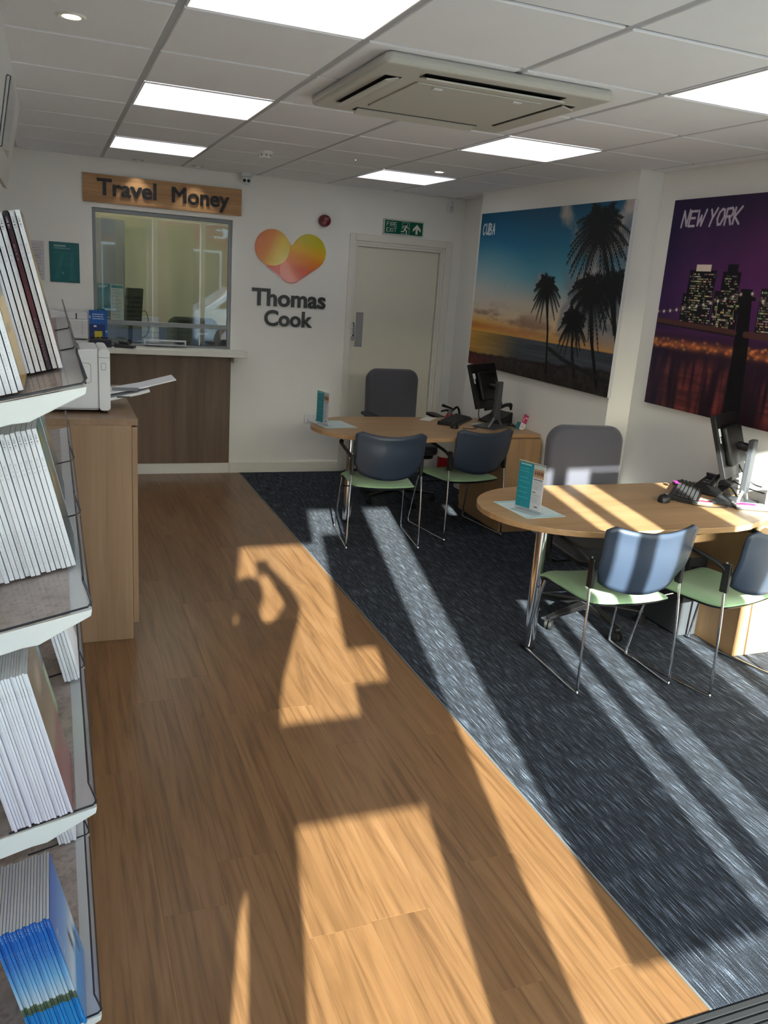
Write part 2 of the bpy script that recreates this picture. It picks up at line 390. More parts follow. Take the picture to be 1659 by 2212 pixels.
# ---- floor: subfloor with loose-laid planks
floor = struct(obj('floor', B(XL-.1, XA+.1, YF-.1, D+.15, -.12, -.006), mat('screed', (60, 55, 50), .9)))
def plank_mesh(w_, l):
    g, c = .0001, .0006; m = MB()
    b = [(g, g), (w_-g, g), (w_-g, l-g), (g, l-g)]; t_ = [(g+c, g+c), (w_-g-c, g+c), (w_-g-c, l-g-c), (g+c, l-g-c)]
    v = [(*p, -.006) for p in b]+[(*p, -c*.6) for p in b]+[(*p, 0) for p in t_]
    m.add(v, [(3, 2, 1, 0), (8, 9, 10, 11)]+[(i, (i+1) % 4, 4+(i+1) % 4, 4+i) for i in range(4)]+[(4+i, 4+(i+1) % 4, 8+(i+1) % 4, 8+i) for i in range(4)])
    return m.mesh('plank')
PW, PL, YW0 = .182, 1.22, -1.63
cache = {}
first = {4: -.735, 5: -1.107}
for k in range(11):
    x0 = .387-.182*6+PW*(k)-.0; x0 = -.887+PW*k
    xs, xe = max(XL, x0), min(CE, x0+PW)
    y = first.get(k, None)
    jk = {6: -1.107, 5: -.735}.get(k)
    if jk is None: jk = YW0+random.uniform(.15, 1.2)
    y = jk-PL*math.ceil((jk-YW0)/PL)
    while y < D:
        a, b_ = max(y, YW0), min(y+PL, D); y += PL
        if b_-a < .03: continue
        key = (round(xe-xs, 4), round(b_-a, 4))
        if key not in cache: cache[key] = plank_mesh(xe-xs, b_-a); cache[key].materials.append(PLANK)
        obj('plank', cache[key], PLANK, floor, (xs, a, 0))
# ---- carpet
def carpet_mat():
    m, t, b = nodes('carpet_streaked'); tc = N(t, 'ShaderNodeTexCoord')
    mp = N(t, 'ShaderNodeMapping'); mp.inputs['Scale'].default_value = (270, 8, 1); t.links.new(tc.outputs['Object'], mp.inputs[0])
    n = N(t, 'ShaderNodeTexNoise'); n.inputs['Scale'].default_value = 1; n.inputs['Detail'].default_value = 2; n.inputs['Roughness'].default_value = .7; t.links.new(mp.outputs[0], n.inputs['Vector'])
    r = ramp(t, [(.3, (26, 29, 36)), (.5, (51, 57, 68)), (.6, (92, 103, 121)), (.7, (178, 193, 214))]); t.links.new(n.outputs['Fac'], r.inputs[0])
    n2 = N(t, 'ShaderNodeTexNoise'); n2.inputs['Scale'].default_value = 420; n2.inputs['Detail'].default_value = 2; t.links.new(tc.outputs['Object'], n2.inputs['Vector'])
    r2 = ramp(t, [(.3, (120, 124, 130)), (.7, (255, 255, 255))]); t.links.new(n2.outputs['Fac'], r2.inputs[0])
    n3 = N(t, 'ShaderNodeTexNoise'); n3.inputs['Scale'].default_value = 3; t.links.new(tc.outputs['Object'], n3.inputs['Vector'])
    mx = N(t, 'ShaderNodeMix', data_type='RGBA', blend_type='MULTIPLY'); mx.inputs[0].default_value = 1; t.links.new(r.outputs[0], mx.inputs[6]); t.links.new(r2.outputs[0], mx.inputs[7])
    t.links.new(mx.outputs[2], b.inputs['Base Color']); b.inputs['Roughness'].default_value = .95; b.inputs['Specular IOR Level'].default_value = .15
    b.inputs['Sheen Weight'].default_value = .03; b.inputs['Sheen Roughness'].default_value = .5
    ad = N(t, 'ShaderNodeMath', operation='ADD'); t.links.new(n2.outputs['Fac'], ad.inputs[0]); t.links.new(n.outputs['Fac'], ad.inputs[1])
    bp = N(t, 'ShaderNodeBump'); bp.inputs['Strength'].default_value = .7; bp.inputs['Distance'].default_value = .004; t.links.new(ad.outputs[0], bp.inputs['Height']); t.links.new(bp.outputs[0], b.inputs['Normal'])
    return m
CARPET = carpet_mat()
struct(obj('floor_carpet', B(CE+.002, XA+.05, YW0, D+.02, -.006, .002), CARPET))
struct(obj('trim_1', B(CE-.003, CE+.003, YW0, D, -.006, .0035), ALU))
RIB = mat('mat_ribbed', (26, 28, 32), .95, var=.3, scale=300)
em = MB()
for i in range(64):
    em.box(XL+.02, 3.05, YW0-.022*(i+1), YW0-.022*(i+1)+.014, -.006, .004)
em.box(XL+.02, 3.05, YF+.05, YW0-.002, -.006, .0005)
struct(obj('floor_entrance_mat', em, RIB))
# ---- walls
WX0, WX1, WZ0, WZ1 = -.077, 1.015, 1.075, 2.122     # cashier window opening
DX0, DX1, DZ = 2.075, 2.955, 2.06                   # rear door opening
bw = MB(); T_ = .12
bw.box(XL-.1, WX0, D, D+T_, -.1, HC+.1).box(WX0, WX1, D, D+T_, -.1, WZ0).box(WX0, WX1, D, D+T_, WZ1, HC+.1).box(WX1, DX0, D, D+T_, -.1, HC+.1).box(DX0, DX1, D, D+T_, DZ, HC+.1).box(DX1, XA+.1, D, D+T_, -.1, HC+.1)
struct(obj('wall_back', bw, WALL))
struct(obj('wall_left', B(XL-.1, XL, YF, D, -.1, HC+.1), WALL))
rw = MB().box(XA, XA+.1, YF, D, -.1, HC+.1)
struct(obj('wall_right', rw, WALL))
struct(obj('wall_right_breast', B(XB, XA-.0005, B0, B1, 0, HC-.0005), WALL))
# ---- skirting
bs = MB().box(1.03, 2.03, D-.016, D-.0003, 0, .095)
struct(obj('baseboard_back', bs, TRIMW, bevel=.004)); struct(obj('baseboard_counter', B(-.4, 1.029, D-.0155, D-.0004, 0, .094), TRIMW, bevel=.004))
struct(obj('baseboard_right', MB().box(XB-.016, XB-.0003, B0-.016, B1, 0.002, .095).box(XB-.016, XA-.016, B0-.016, B0-.0003, .002, .095).box(XA-.016, XA-.0003, YF, B0-.016, .002, .095).box(XA-.016, XA-.0003, B1, D, .002, .095), TRIMW))
# ---- ceiling: grid bars with proud square tiles
ceil = struct(obj('ceiling', B(XL-.1, XA+.1, YF-.1, D+.12, HC+.004, HC+.1), GRIDM))
for u in range(0, 6): obj('grid_bar', B(u*.6-.012, u*.6+.012, YF, D, HC-.001, HC+.004), GRIDM, ceil)
def tile_mesh(x, y):
    g, c = .0125, .004; m = MB()
    a = [(g, g), (x-g, g), (x-g, y-g), (g, y-g)]; b = [(g+c, g+c), (x-g-c, g+c), (x-g-c, y-g-c), (g+c, y-g-c)]
    m.add([(*p, 0) for p in a]+[(*p, -.004) for p in a]+[(*p, -.0075) for p in b], [(0, 1, 2, 3), (11, 10, 9, 8)]+[(i, 4+i, 4+(i+1) % 4, (i+1) % 4) for i in range(4)]+[(4+i, 8+i, 8+(i+1) % 4, 4+(i+1) % 4) for i in range(4)])
    return m.mesh('ceiling_tile')
tc_ = {}
LEDS = {(u, v) for u in (0, 3) for v in (-4, -1, 2, 5)}
for u in range(-2, 6):
    for v in range(-6, 8):
        x0, x1 = max(u*.6, XL), min((u+1)*.6, XA); y0, y1 = max(v*.6, YF), min((v+1)*.6, D)
        if x1-x0 < .05 or y1-y0 < .05 or (u, v) in LEDS: continue
        k = (round(x1-x0, 3), round(y1-y0, 3))
        if k not in tc_: tc_[k] = tile_mesh(x1-x0, y1-y0); tc_[k].materials.append(TILEM)
        obj('ceiling_tile', tc_[k], TILEM, ceil, (x0, y0, HC+.003))
# ---- lit ceiling panels
names = {(0, -1): 'square lit ceiling panel cut off by the top edge, nearest of the left row', (0, 2): 'square lit ceiling panel in the middle of the left row', (0, 5): 'square lit ceiling panel nearest the travel money sign',
         (3, -1): 'square lit ceiling panel cut off at the right edge of the picture', (3, 2): 'square lit ceiling panel beyond the air conditioning cassette', (3, 5): 'square lit ceiling panel nearest the fire exit door',
         (0, -4): 'square lit ceiling panel over the entrance door', (3, -4): 'square lit ceiling panel over the shop window'}
for (u, v) in sorted(LEDS):
    t = thing('led_panel', names[(u, v)], 'ceiling light', (u*.6, v*.6, HC), group='lit square ceiling panels')
    obj('diffuser', B(.018, .582, .018, .582, -.0065, -.004), LEDM, t)
    f = MB()
    for a in ((.0125, .5875, .0125, .0178), (.0125, .5875, .5822, .5875), (.0125, .0178, .0178, .5822), (.5822, .5875, .0178, .5822)): f.box(*a, -.0068, -.0012)
    obj('frame', f, TRIMW, t)
# ---- downlights
GLOW = mat('downlight_lamp', (255, 252, 245), .4, emit=(255, 250, 240), es=14.0)
def downlight(x, y, label, lit, spot=0.0):
    t = thing('downlight', label, 'downlight', (x, y, HC-.0045), group='round recessed downlights')
    obj('ring', MB().lathe([(.028, -.001), (.03, -.005), (.042, -.0065), (.046, -.003), (.046, 0)], n=28), CHROME if not lit else TRIMW, t, smooth=True)
    obj('lamp', MB().lathe([(.026, -.0035), (.018, -.006), (.001, -.007)], n=24), GLOW if lit else CHROME, t, smooth=True)
    if spot:
        l = bpy.data.lights.new('lamp_light', 'SPOT'); l.energy = spot; l.spot_size = math.radians(75); l.spot_blend = .6; l.shadow_soft_size = .02; l.color = (1, .96, .9)
        o = bpy.data.objects.new('lamp_light', l); COL.objects.link(o); o.parent = t; o.location = (0, 0, -.012); o.rotation_euler = (math.radians(14), 0, 0)
downlight(-.301, .327, 'glowing round downlight in the ceiling above the brochure rack', True)
downlight(.257, 4.16, 'small chrome downlight above the first word of the travel money sign', False, 2.5)
downlight(.699, 4.13, 'small chrome downlight above the second word of the travel money sign', False, 2.5)
downlight(2.128, 2.751, 'glowing round downlight above the rear desk', True)
# ---- rear door
d1 = sempty('door_1')
for a in ((DX0-.045, DX0+.006, 0, DZ+.05), (DX1-.006, DX1+.055, 0, DZ+.05)): obj('architrave', B(a[0], a[1], D-.016, D-.0003, .002, a[3]), TRIMW, d1, bevel=.004)
obj('architrave', B(DX0+.0062, DX1-.0062, D-.016, D-.0003, DZ-.006, DZ+.05), TRIMW, d1, bevel=.004)
obj('lining', MB().box(DX0+.0005, DX0+.03, D+.0002, D+.118, .002, DZ-.001).box(DX1-.03, DX1-.0005, D+.0002, D+.118, .002, DZ-.001).box(DX0+.03, DX1-.03, D+.0002, D+.118, DZ-.03, DZ-.001), TRIMW, d1, bevel=.003)
obj('stop', MB().box(DX1-.047, DX1-.0302, D+.005, D+.03, .002, DZ-.031).box(DX0+.0302, DX1-.047, D+.005, D+.03, DZ-.05, DZ-.0305), TRIMW, d1, bevel=.002)
leaf = obj('leaf', B(DX0+.031, DX1-.048, D+.032, D+.072, .008, DZ-.051), DOORM, d1, bevel=.002)
obj('push_plate', B(2.142, 2.212, D+.0298, D+.0319, 1.143, 1.447), STEEL, leaf, bevel=.0008)
for x in (2.15, 2.204):
    for z in (1.152, 1.438): obj('screw', MB().lathe([(.0035, 0), (.003, -.001), (.001, -.0012)], (x, D+.0297, z), 10, 'y'), CHROME, leaf)
kp = obj('keypad_lock', MB().prism(rrect(2.074, 2.126, 1.195, 1.36, .022), D+.004, D+.0318, 'y'), BLACK, leaf, bevel=.004)
obj('keypad_plate', MB().prism(rrect(2.08, 2.12, 1.245, 1.352, .016), D+.0015, D+.0038, 'y'), STEEL, leaf, bevel=.001)
for i in range(5):
    for j in range(2): obj('key', MB().lathe([(.0055, .0014), (.005, -.002), (.001, -.0025)], (2.093+.014*j, D, 1.338-.018*i), 10, 'y'), CHROME, leaf)
obj('knob', MB().lathe([(.006, .004), (.006, -.012), (.017, -.016), (.019, -.026), (.013, -.034), (.001, -.036)], (2.101, D, 1.222), 20, 'y'), STEEL, leaf, smooth=True)
struct(obj('wall_light_seal', MB().box(1.95, 3.2, D+.9, D+1.0, -.1, 2.6).box(2.0005, 2.04, D+.1205, D+.9, -.1, 2.6).box(3.11, 3.2, D+.1205, D+.9, -.1, 2.6).box(2.04, 3.11, D+.1205, D+.9, 2.5, 2.6).box(2.04, 3.11, D+.1205, D+.9, -.1, 0), WALL))  # closed box added behind the door to stop sky light leaking in
# ---- shop front (behind the viewer): brick piers, white frames, panes
FR = mat('white_window_frame', (226, 226, 224), .35)
FO = [(-.6, .203), (.39, 1.19), (1.27, 1.97), (2.05, 2.92)]   # openings
fw = MB().box(XL-.1, -.64, YF-.2, YF, -.1, HC+.1).box(-.64, XA+.1, YF-.2, YF, 2.44, HC+.1).box(2.96, XA+.1, YF-.2, YF, -.1, 2.44).box(.24, 2.96, YF-.2, YF, -.1, .3)
struct(obj('wall_front', fw, WALL))
wf = sempty('window_2')
for a, b_ in ((.203, .39), (1.19, 1.27), (1.97, 2.05), (2.92, 2.96)):
    obj('window_post', B(a, b_, YF-.11, YF-.03, .302 if a > .3 else 0, 2.438), FR, wf, bevel=.004)
for a, b_ in FO[1:]:
    obj('pane', B(a+.001, b_-.001, YF-.075, YF-.069, .303, 2.437), GLASS, wf)
d2 = sempty('door_2')
for a, b_ in ((-.64, -.56), (.165, .2025)): obj('stile', B(a, b_, YF-.1, YF-.05, .005, 2.094 if a < 0 else 2.438), FR, d2, bevel=.003)
obj('head_panel', B(-.64, -.06, YF-.1, YF-.05, 2.095, 2.438), FR, d2, bevel=.003)
obj('pane', B(-.559, .164, YF-.078, YF-.072, .006, 2.094), GLASS, d2); obj('pane', B(-.059, .164, YF-.078, YF-.072, 2.0945, 2.437), GLASS, d2)
obj('sun_block_bar', B(-.558, .163, YF-.095, YF-.082, .998, 1.24), mat('sun_block_grey', (120, 125, 130), .5), d2)  # opaque bar added to cast the dark band across the floor
obj('notice', B(0, .163, YF-.07, YF-.068, 1.19, 1.336), PAPER, d2)  # opaque sheet added to block sun just above the bar
obj('poster', B(0, .163, YF-.07, YF-.068, 1.466, 2.165), PAPER, d2)  # opaque sheet added to block sun above the lit step on the floor
pi_ = Img(40, 120, (150, 160, 120)); pi_.blob(.5, .4, .25, .2, (60, 70, 60)); pi_.text_lines(.1, .7, .9, .95, 6, (40, 60, 80))
for a, b_, z in ((.603, 1.1, .671), (1.42, 1.85, .32)):
    zt = 2.436 if a < 1 else 2.375
    q = thing('window_poster', 'tall poster hung in the shop window, %s' % ('beside the entrance door' if a < 1 else 'second from the entrance door'), 'poster', (a, YF-.06, z), 0, 'posters in the shop window')
    obj('backing', B(0, b_-a, 0, .004, 0, zt-z), mat('poster_back', (170, 172, 150), .7), q)
    sheet('print', b_-a, zt-z, pi_, q, (b_-a, .005, 0), (0, 0, PI))
# ---- the street outside
ASPH = mat('asphalt', (92, 92, 95), .9, var=.15, scale=8); PAV = mat('paving', (176, 173, 168), .85, var=.1, scale=4)
struct(obj('pavement', B(-14, 16, -6.2, YF-.2, -.2, -.03), PAV)); struct(obj('road', B(-14, 16, -16, -6.2, -.3, -.12), ASPH))
bd = thing('shop_building', 'row of brick shops across the street with navy and red fascias', 'building', (0, -16, -.12))
obj('wall', B(-12, 14, -4, 0, 0, 4.3), mat('brick_red', (140, 84, 66), .85, var=.2, scale=12), bd)
for i, (a, b_, c) in enumerate(((-9, -3.2, (120, 30, 40)), (-3, 2.6, (30, 36, 66)), (2.8, 9, (150, 40, 48)))):
    obj('fascia', B(a, b_, .002, .12, 2.6, 3.4), mat('fascia_%d' % i, c, .5), bd)
    for k in range(3):
        x = a+.3+k*(b_-a)/3; wn = obj('window', B(x, x+(b_-a)/3-.5, .002, .06, .4, 2.4), FR, bd)
        obj('pane', B(x+.06, x+(b_-a)/3-.56, .0605, .066, .46, 2.34), mat('dark_glass', (40, 46, 52), .08), wn)
lettering(bd, 'Gift', 7.0, 4.4, 2.78, .42, .03, FR, 0, .15)
for o in bd.children:
    if o.name.startswith('letter'): o.rotation_euler = (0, 0, 0); 
CARW = mat('car_white_paint', (228, 230, 232), .15, coat=.8)
car = thing('car', 'white hatchback parked in the street outside the shop', 'car', (4.6, -8.6, -.12))
obj('body', MB().prism([(-2.0, .25), (1.95, .25), (2.0, .55), (1.85, .78), (1.0, .92), (.35, 1.42), (-1.1, 1.45), (-1.75, 1.0), (-2.02, .9)], -.82, .82, 'y'), CARW, car, bevel=.07, seg=3)
cg = mat('car_glass', (30, 36, 42), .05)
for s in (-1, 1):
    obj('side_window', MB().prism([(.82, .95), (.3, 1.36), (-1.05, 1.38), (-1.55, 1.0)], s*.821, s*.828, 'y'), cg, car)
    for x in (-1.25, 1.25):
        wh = obj('wheel', MB().lathe([(.2, -.1), (.31, -.1), (.32, -.06), (.32, .06), (.31, .1), (.2, .1)], (x, s*.76, .32), 24, 'y'), BLACKM, car, smooth=True)
        obj('hub', MB().lathe([(.19, -.02), (.19, .02), (.05, .05)], (x, s*.76+s*.09, .32), 16, 'y'), STEEL, wh)
    obj('headlamp', B(1.86, 1.97, s*.6-.13, s*.6+.13, .62, .74), CHROME, car, bevel=.02)
obj('windscreen', MB().add([(.98, -.68, .95), (.98, .68, .95), (.4, .6, 1.41), (.4, -.6, 1.41)], [(0, 1, 2, 3)]), cg, car, solid=.01)

# ================================================================== cashier window and the office behind it
w1 = sempty('window_1')
FA, FBk = D+.02, D+.062
for a in ((WX0+.0005, WX0+.026, WZ0+.001, WZ1-.001), (WX1-.026, WX1-.0005, WZ0+.001, WZ1-.001)): obj('frame_stile', B(a[0], a[1], FA, FBk, a[2], a[3]), ALU, w1, bevel=.002)
for z0, z1, y0 in ((WZ1-.03, WZ1-.001, FA), (1.238, 1.272, FA-.006), (WZ0+.001, WZ0+.014, FA)): obj('frame_rail', B(WX0+.0262, WX1-.0262, y0, FBk, z0, z1), ALU, w1, bevel=.002)
obj('pane', B(WX0+.0265, WX1-.0265, FA+.018, FA+.024, 1.2725, WZ1-.031), GLASS, w1)
obj('pane', B(WX0+.0265, WX1-.0265, FA+.018, FA+.024, WZ0+.0145, 1.2375), GLASS, w1)
obj('dip_tray', MB().box(.315, .645, D-.02, FA+.012, WZ0+.016, WZ0+.022).box(.31, .65, FA-.002, FA+.012, WZ0+.045, WZ0+.058).box(.31, .322, FA-.002, FA+.012, WZ0+.022, WZ0+.045).box(.638, .65, FA-.002, FA+.012, WZ0+.022, WZ0+.045), STEEL, w1)
obj('lock', MB().lathe([(.012, .01), (.012, -.004), (.007, -.008), (.001, -.008)], (.965, FA, 1.115), 16, 'y'), BLACK, w1)
# leaflets taped to the pane
def leaflet_img(teal):
    im = Img(42, 116, (32, 128, 130) if teal else (226, 228, 226))
    if teal:
        im.rect(.1, .04, .75, .075, (190, 220, 215)); im.rect(.1, .09, .6, .11, (190, 220, 215)); im.text_lines(.1, .18, .9, .6, 14, (60, 150, 150), .4); im.rect(.12, .74, .3, .77, (230, 240, 240)); im.rect(.1, .86, .65, .9, (180, 215, 215)); im.rect(.1, .92, .95, .95, (140, 200, 200))
    else:
        im.rect(.06, .03, .95, .1, (70, 150, 150)); im.text_lines(.06, .14, .95, .95, 34, (150, 155, 158), .5)
    return im
for i, (x, tl) in enumerate(((-.047, True), (.054, False))):
    q = thing('window_leaflet', 'teal leaflet taped inside the cashier window' if tl else 'white text leaflet taped inside the cashier window beside the teal one', 'leaflet', (x, FA+.0285, 1.274))
    obj('sheet', B(0, .1, 0, .0008, 0, .278), PAPER, q); sheet('print', .1, .278, leaflet_img(tl), q, (0, -.0006, 0))
OFW = mat('office_wall_cream', (206, 202, 172), .8)
struct(obj('wall_office', MB().box(-1.1, 1.9, 6.3, 6.4, -.1, 2.6).box(-1.2, -1.1, D+.13, 6.4, -.1, 2.6).box(1.9, 2.0, D+.13, 6.4, -.1, 2.6), OFW))
struct(obj('floor_office', B(-1.1, 1.9, D+.13, 6.3, -.1, 0), mat('office_floor', (80, 80, 82), .9))); struct(obj('ceiling_office', B(-1.1, 1.9, D+.121, 6.3, 2.45, 2.52), TILEM))
t = thing('office_fill_light', 'unseen square ceiling light added to brighten the office behind the cashier window', 'ceiling light', (.6, 5.2, 2.449)); obj('diffuser', B(-.27, .27, -.27, .27, -.012, -.008), mat('office_fill_glow', (250, 250, 250), .5, emit=(255, 252, 240), es=7.0), t); obj('frame', B(-.3, .3, -.3, .3, -.0079, -.0005), TRIMW, t)  # unseen lamp added to brighten the office
t = thing('office_worktop', 'grey worktop with upstand behind the cashier window', 'worktop', (0, 0, 0))
GW = mat('grey_worktop', (96, 99, 102), .5)
obj('top', B(-.9, 1.6, D+.121, 4.98, 1.03, 1.07), GW, t); obj('upstand', B(-.9, 1.6, 4.981, 5.0, .6, 1.19), mat('grey_screen', (120, 122, 124), .7), t); obj('support', B(-.88, 1.58, D+.14, 4.97, 0, 1.029), mat('dark_laminate', (70, 70, 72), .6), t)
t = thing('office_filing_box', 'dark grey drawer box on the office worktop by the glass', 'drawers', (.62, 4.5, 1.0705)); obj('body', B(0, .42, .1, .4, 0, .15), DGREY, t, bevel=.004); hd = obj('drawer', B(.01, .41, .09, .0995, .01, .14), DGREY, t); obj('handle', B(.16, .26, .08, .0895, .1, .112), STEEL, hd)
t = thing('office_monitor', 'back of a black monitor standing behind the cashier window', 'monitor', (.235, 4.62, 1.0705), .5)
obj('panel', MB().prism(rrect(-.075, .075, .15, .46, .01), -.02, .012, 'y'), BLACKM, t, rot=(math.radians(6), 0, 0)); obj('stand', MB().box(-.02, .02, .012, .03, .002, .25).box(-.08, .08, -.03, .08, 0, .01), BLACK, t)
tag(obj('monitor_cable', MB().tube(smooth_path([(.3, 4.66, 1.33), (.36, 4.64, 1.33), (.37, 4.66, 1.15), (.2, 4.6, 1.078), (.05, 4.55, 1.077), (-.02, 4.5, 1.077)]), .0035, 6), BLACK, smooth=True), 'black cable looping from the monitor behind the cashier glass', 'cable')
t = thing('office_paper_stack', 'stack of white paper standing on the office worktop', 'paper', (.4, 4.7, 1.0705)); 
for k in range(5): obj('sheet', B(-.07, .07, -.01, .012, .006+k*.044, .045+k*.044), PAPER, t, rot=(0, 0, .03*(k % 3)))
tag(obj('office_task_chair', MB().prism(rrect(-.24, .24, .55, 1.27, .09), -.03, .03, 'y'), BLACKM, loc=(.86, 5.35, 0), bevel=.02), 'black chair back behind the cashier window', 'chair')
t = thing('office_wall_block', 'tall grey block standing in for a shaded office wall seen through the left of the glass', 'cupboard', (-.9, 5.55, 0)); obj('body', B(0, 1.16, 0, .5, 0, 2.1), mat('shaded_wall_grey', (104, 104, 102), .6), t, bevel=.004)  # grey block with doors, put where the office side wall lies in shade
for x in (.01, .585): dd = obj('door', B(x, x+.565, -.018, -.0005, .05, 2.08), mat('shaded_wall_grey', (104, 104, 102), .6), t, bevel=.002); obj('handle', B(x+(.52 if x < .3 else .03), x+(.535 if x < .3 else .045), -.035, -.0185, 1.0, 1.2), STEEL, dd)
t = thing('office_door', 'light oak door standing at the end of the office wall', 'door', (1.55, 5.9, 0), 1.2); dd = obj('leaf', B(-.4, .36, 0, .04, .01, 2.02), OAKZ, t); obj('handle', MB().tube([(-.34, -.001, 1.05), (-.34, -.05, 1.05), (-.24, -.05, 1.05)], .009), STEEL, dd)

# ================================================================== counter, cabinet, printers
t = thing('counter_shelf', 'white counter shelf below the cashier window', 'counter', (0, 0, 0))
obj('top', B(-.42, 1.125, 4.09, D-.0003, 1.03, 1.074), TRIMW, t, bevel=.003); obj('bracket', B(1.02, 1.05, 4.15, D-.0003, .98, 1.029), TRIMW, t)
tag(obj('wood_cladding', B(-.42, 1.018, D-.0285, D-.0162, .0955, 1.0295), WALNUT, bevel=.001), 'brown wood panel under the white counter shelf', 'panel')
t = thing('oak_cabinet', 'tall oak storage cabinet with a printer on top', 'cabinet', (0, 0, 0))
CY0, CY1 = .937, 2.05
obj('top', B(-.742, -.049, CY0, CY1, 1.031, 1.06), OAKY, t, bevel=.001); obj('side_panel', B(-.742, -.076, CY0+.001, CY0+.02, .001, 1.0305), OAKZ, t, bevel=.001); obj('side_panel', B(-.742, -.076, CY1-.02, CY1-.001, .001, 1.0305), OAKZ, t)
obj('carcass', B(-.742, -.078, CY0+.0205, CY1-.0205, .06, 1.03), OAKZ, t); obj('plinth', B(-.742, -.12, CY0+.0205, CY1-.0205, .001, .0595), OAKZ, t)
for a, b_ in ((CY0+.003, 1.4915), (1.4945, CY1-.003)):
    dd = obj('door', B(-.0745, -.0515, a, b_, .085, 1.0235), OAKZ, t, bevel=.001); obj('handle', B(-.0512, -.036, (b_-.06 if a < 1 else a+.05), (b_-.048 if a < 1 else a+.062), .75, .9), STEEL, dd)
# laser printer on the cabinet: its front, with the paper tray, faces the aisle
t = thing('laser_printer', 'large white laser printer on the oak cabinet with its paper tray pulled out', 'printer', (0, 0, 1.0602))
obj('body', MB().prism([(-.62, .014), (-.2045, .014), (-.2045, .288), (-.26, .286), (-.45, .252), (-.62, .252)], 1.085, 1.40, 'y'), WPLAS, t, bevel=.006)
obj('front_cover', MB().prism(rrect(-.2042, -.155, .012, .289, .016), 1.078, 1.405, 'y'), WPLAS, t, bevel=.003)
obj('output_tray', MB().prism([(-.44, .2555), (-.28, .2835), (-.28, .285), (-.44, .257)], 1.11, 1.37, 'y'), MGREY, t)
obj('scanner_lid', B(-.6, -.45, 1.1, 1.38, .2525, .27), WPLAS, t, bevel=.004)
def ring(poly0, poly1, a, b_, axis):
    m = MB(); n = len(poly0)
    P = lambda p, h: {'y': (p[0], h, p[1])}[axis]
    v = [P(p, a) for p in poly0]+[P(p, a) for p in poly1]+[P(p, b_) for p in poly0]+[P(p, b_) for p in poly1]
    f = []
    for i in range(n):
        j = (i+1) % n; f += [(i, j, n+j, n+i), (2*n+i, 3*n+i, 3*n+j, 2*n+j), (i, 2*n+i, 2*n+j, j), (n+i, n+j, 3*n+j, 3*n+i)]
    return m.add(v, f)
obj('side_hatch', ring(rrect(-.36, -.236, .135, .225, .014), rrect(-.3585, -.2375, .1365, .2235, .013), 1.0838, 1.0848, 'y'), MGREY, t)
obj('power_button', ring(rrect(-.193, -.173, .195, .228, .006), rrect(-.1915, -.1745, .1965, .2265, .005), 1.0766, 1.0776, 'y'), MGREY, t)
obj('seam', MB().box(-.43, -.2046, 1.0836, 1.0846, .02, .0222).box(-.2046, -.156, 1.0764, 1.0776, .25, .2515), MGREY, t)
for x in (-.58, -.185):
    for y in (1.1, 1.37): obj('foot', MB().lathe([(.014, 0), (.016, .012)], (x, y, 0), 12), BLACK, t)
tr = obj('paper_tray', MB().add([(-.154, 1.2, .045), (-.02, 1.2, .075), (.03, 1.2, .09), (.03, 1.42, .09), (-.02, 1.42, .075), (-.154, 1.42, .045)], [(0, 1, 4, 5), (1, 2, 3, 4)]), WPLAS, t, solid=.012)
obj('tray_guide', MB().box(-.14, -.02, 1.215, 1.225, .085, .1), MGREY, tr); obj('tray_rib', MB().box(-.12, -.06, 1.193, 1.1935, .055, .063), DGREY, tr)
tag(obj('paper_sheet', MB().add([(-.15, 1.225, 1.131), (.0, 1.225, 1.160), (.155, 1.225, 1.202), (.155, 1.4, 1.202), (0, 1.4, 1.160), (-.15, 1.4, 1.131)], [(0, 1, 4, 5), (1, 2, 3, 4)]), PAPER, solid=.006), 'wad of white paper sticking out of the printer tray', 'paper')
# small printer, card stand, money box and card reader on the counter
t = thing('receipt_printer', 'small white printer at the left end of the counter shelf', 'printer', (0, 0, 1.0742))
obj('base', B(-.41, -.135, 4.105, 4.29, 0, .05), WPLAS, t, bevel=.006); obj('body', B(-.41, -.131, 4.1, 4.29, .058, .205), WPLAS, t, bevel=.01); obj('slot', B(-.4, -.14, 4.103, 4.28, .0502, .0578), DGREY, t)
obj('lid', MB().prism([(-.41, .206), (-.135, .206), (-.135, .25), (-.2, .262), (-.28, .25), (-.41, .268)], 4.12, 4.28, 'y'), WPLAS, t, bevel=.004); obj('lid_hinge', B(-.22, -.21, 4.117, 4.1195, .206, .25), DGREY, t); obj('side_seam', B(-.176, -.1745, 4.0985, 4.0998, .09, .2), MGREY, t)
t = thing('money_box', 'navy blue box on the counter shelf under the blue travel card stand', 'box', (-.12, 4.095, 1.0745)); obj('box', B(0, .16, 0, .11, 0, .052), NAVYX, t, bevel=.002); lid_ = obj('lid', B(.001, .159, .001, .109, .0522, .062), DGREY, t, bevel=.002)
for k in range(4): obj('stud', MB().lathe([(.009, .0622), (.008, .072), (.001, .074)], (.03+.033*k, .075, 0), 12), BLACK, lid_)
im = Img(60, 90, (16, 92, 176)); im.rect(0, .5, .86, 1, (14, 50, 110)); im.text_lines(.18, .13, .85, .36, 3, (220, 232, 245), .45, .15); im.rect(.25, .54, .4, .6, (220, 232, 245)); im.rect(.28, .74, .7, .98, (206, 190, 40)); im.rect(.6, .92, .68, .97, (200, 60, 40)); im.blob(.93, .75, .05, .04, (220, 235, 245)); im.blob(.05, .25, .05, .05, (220, 235, 245))
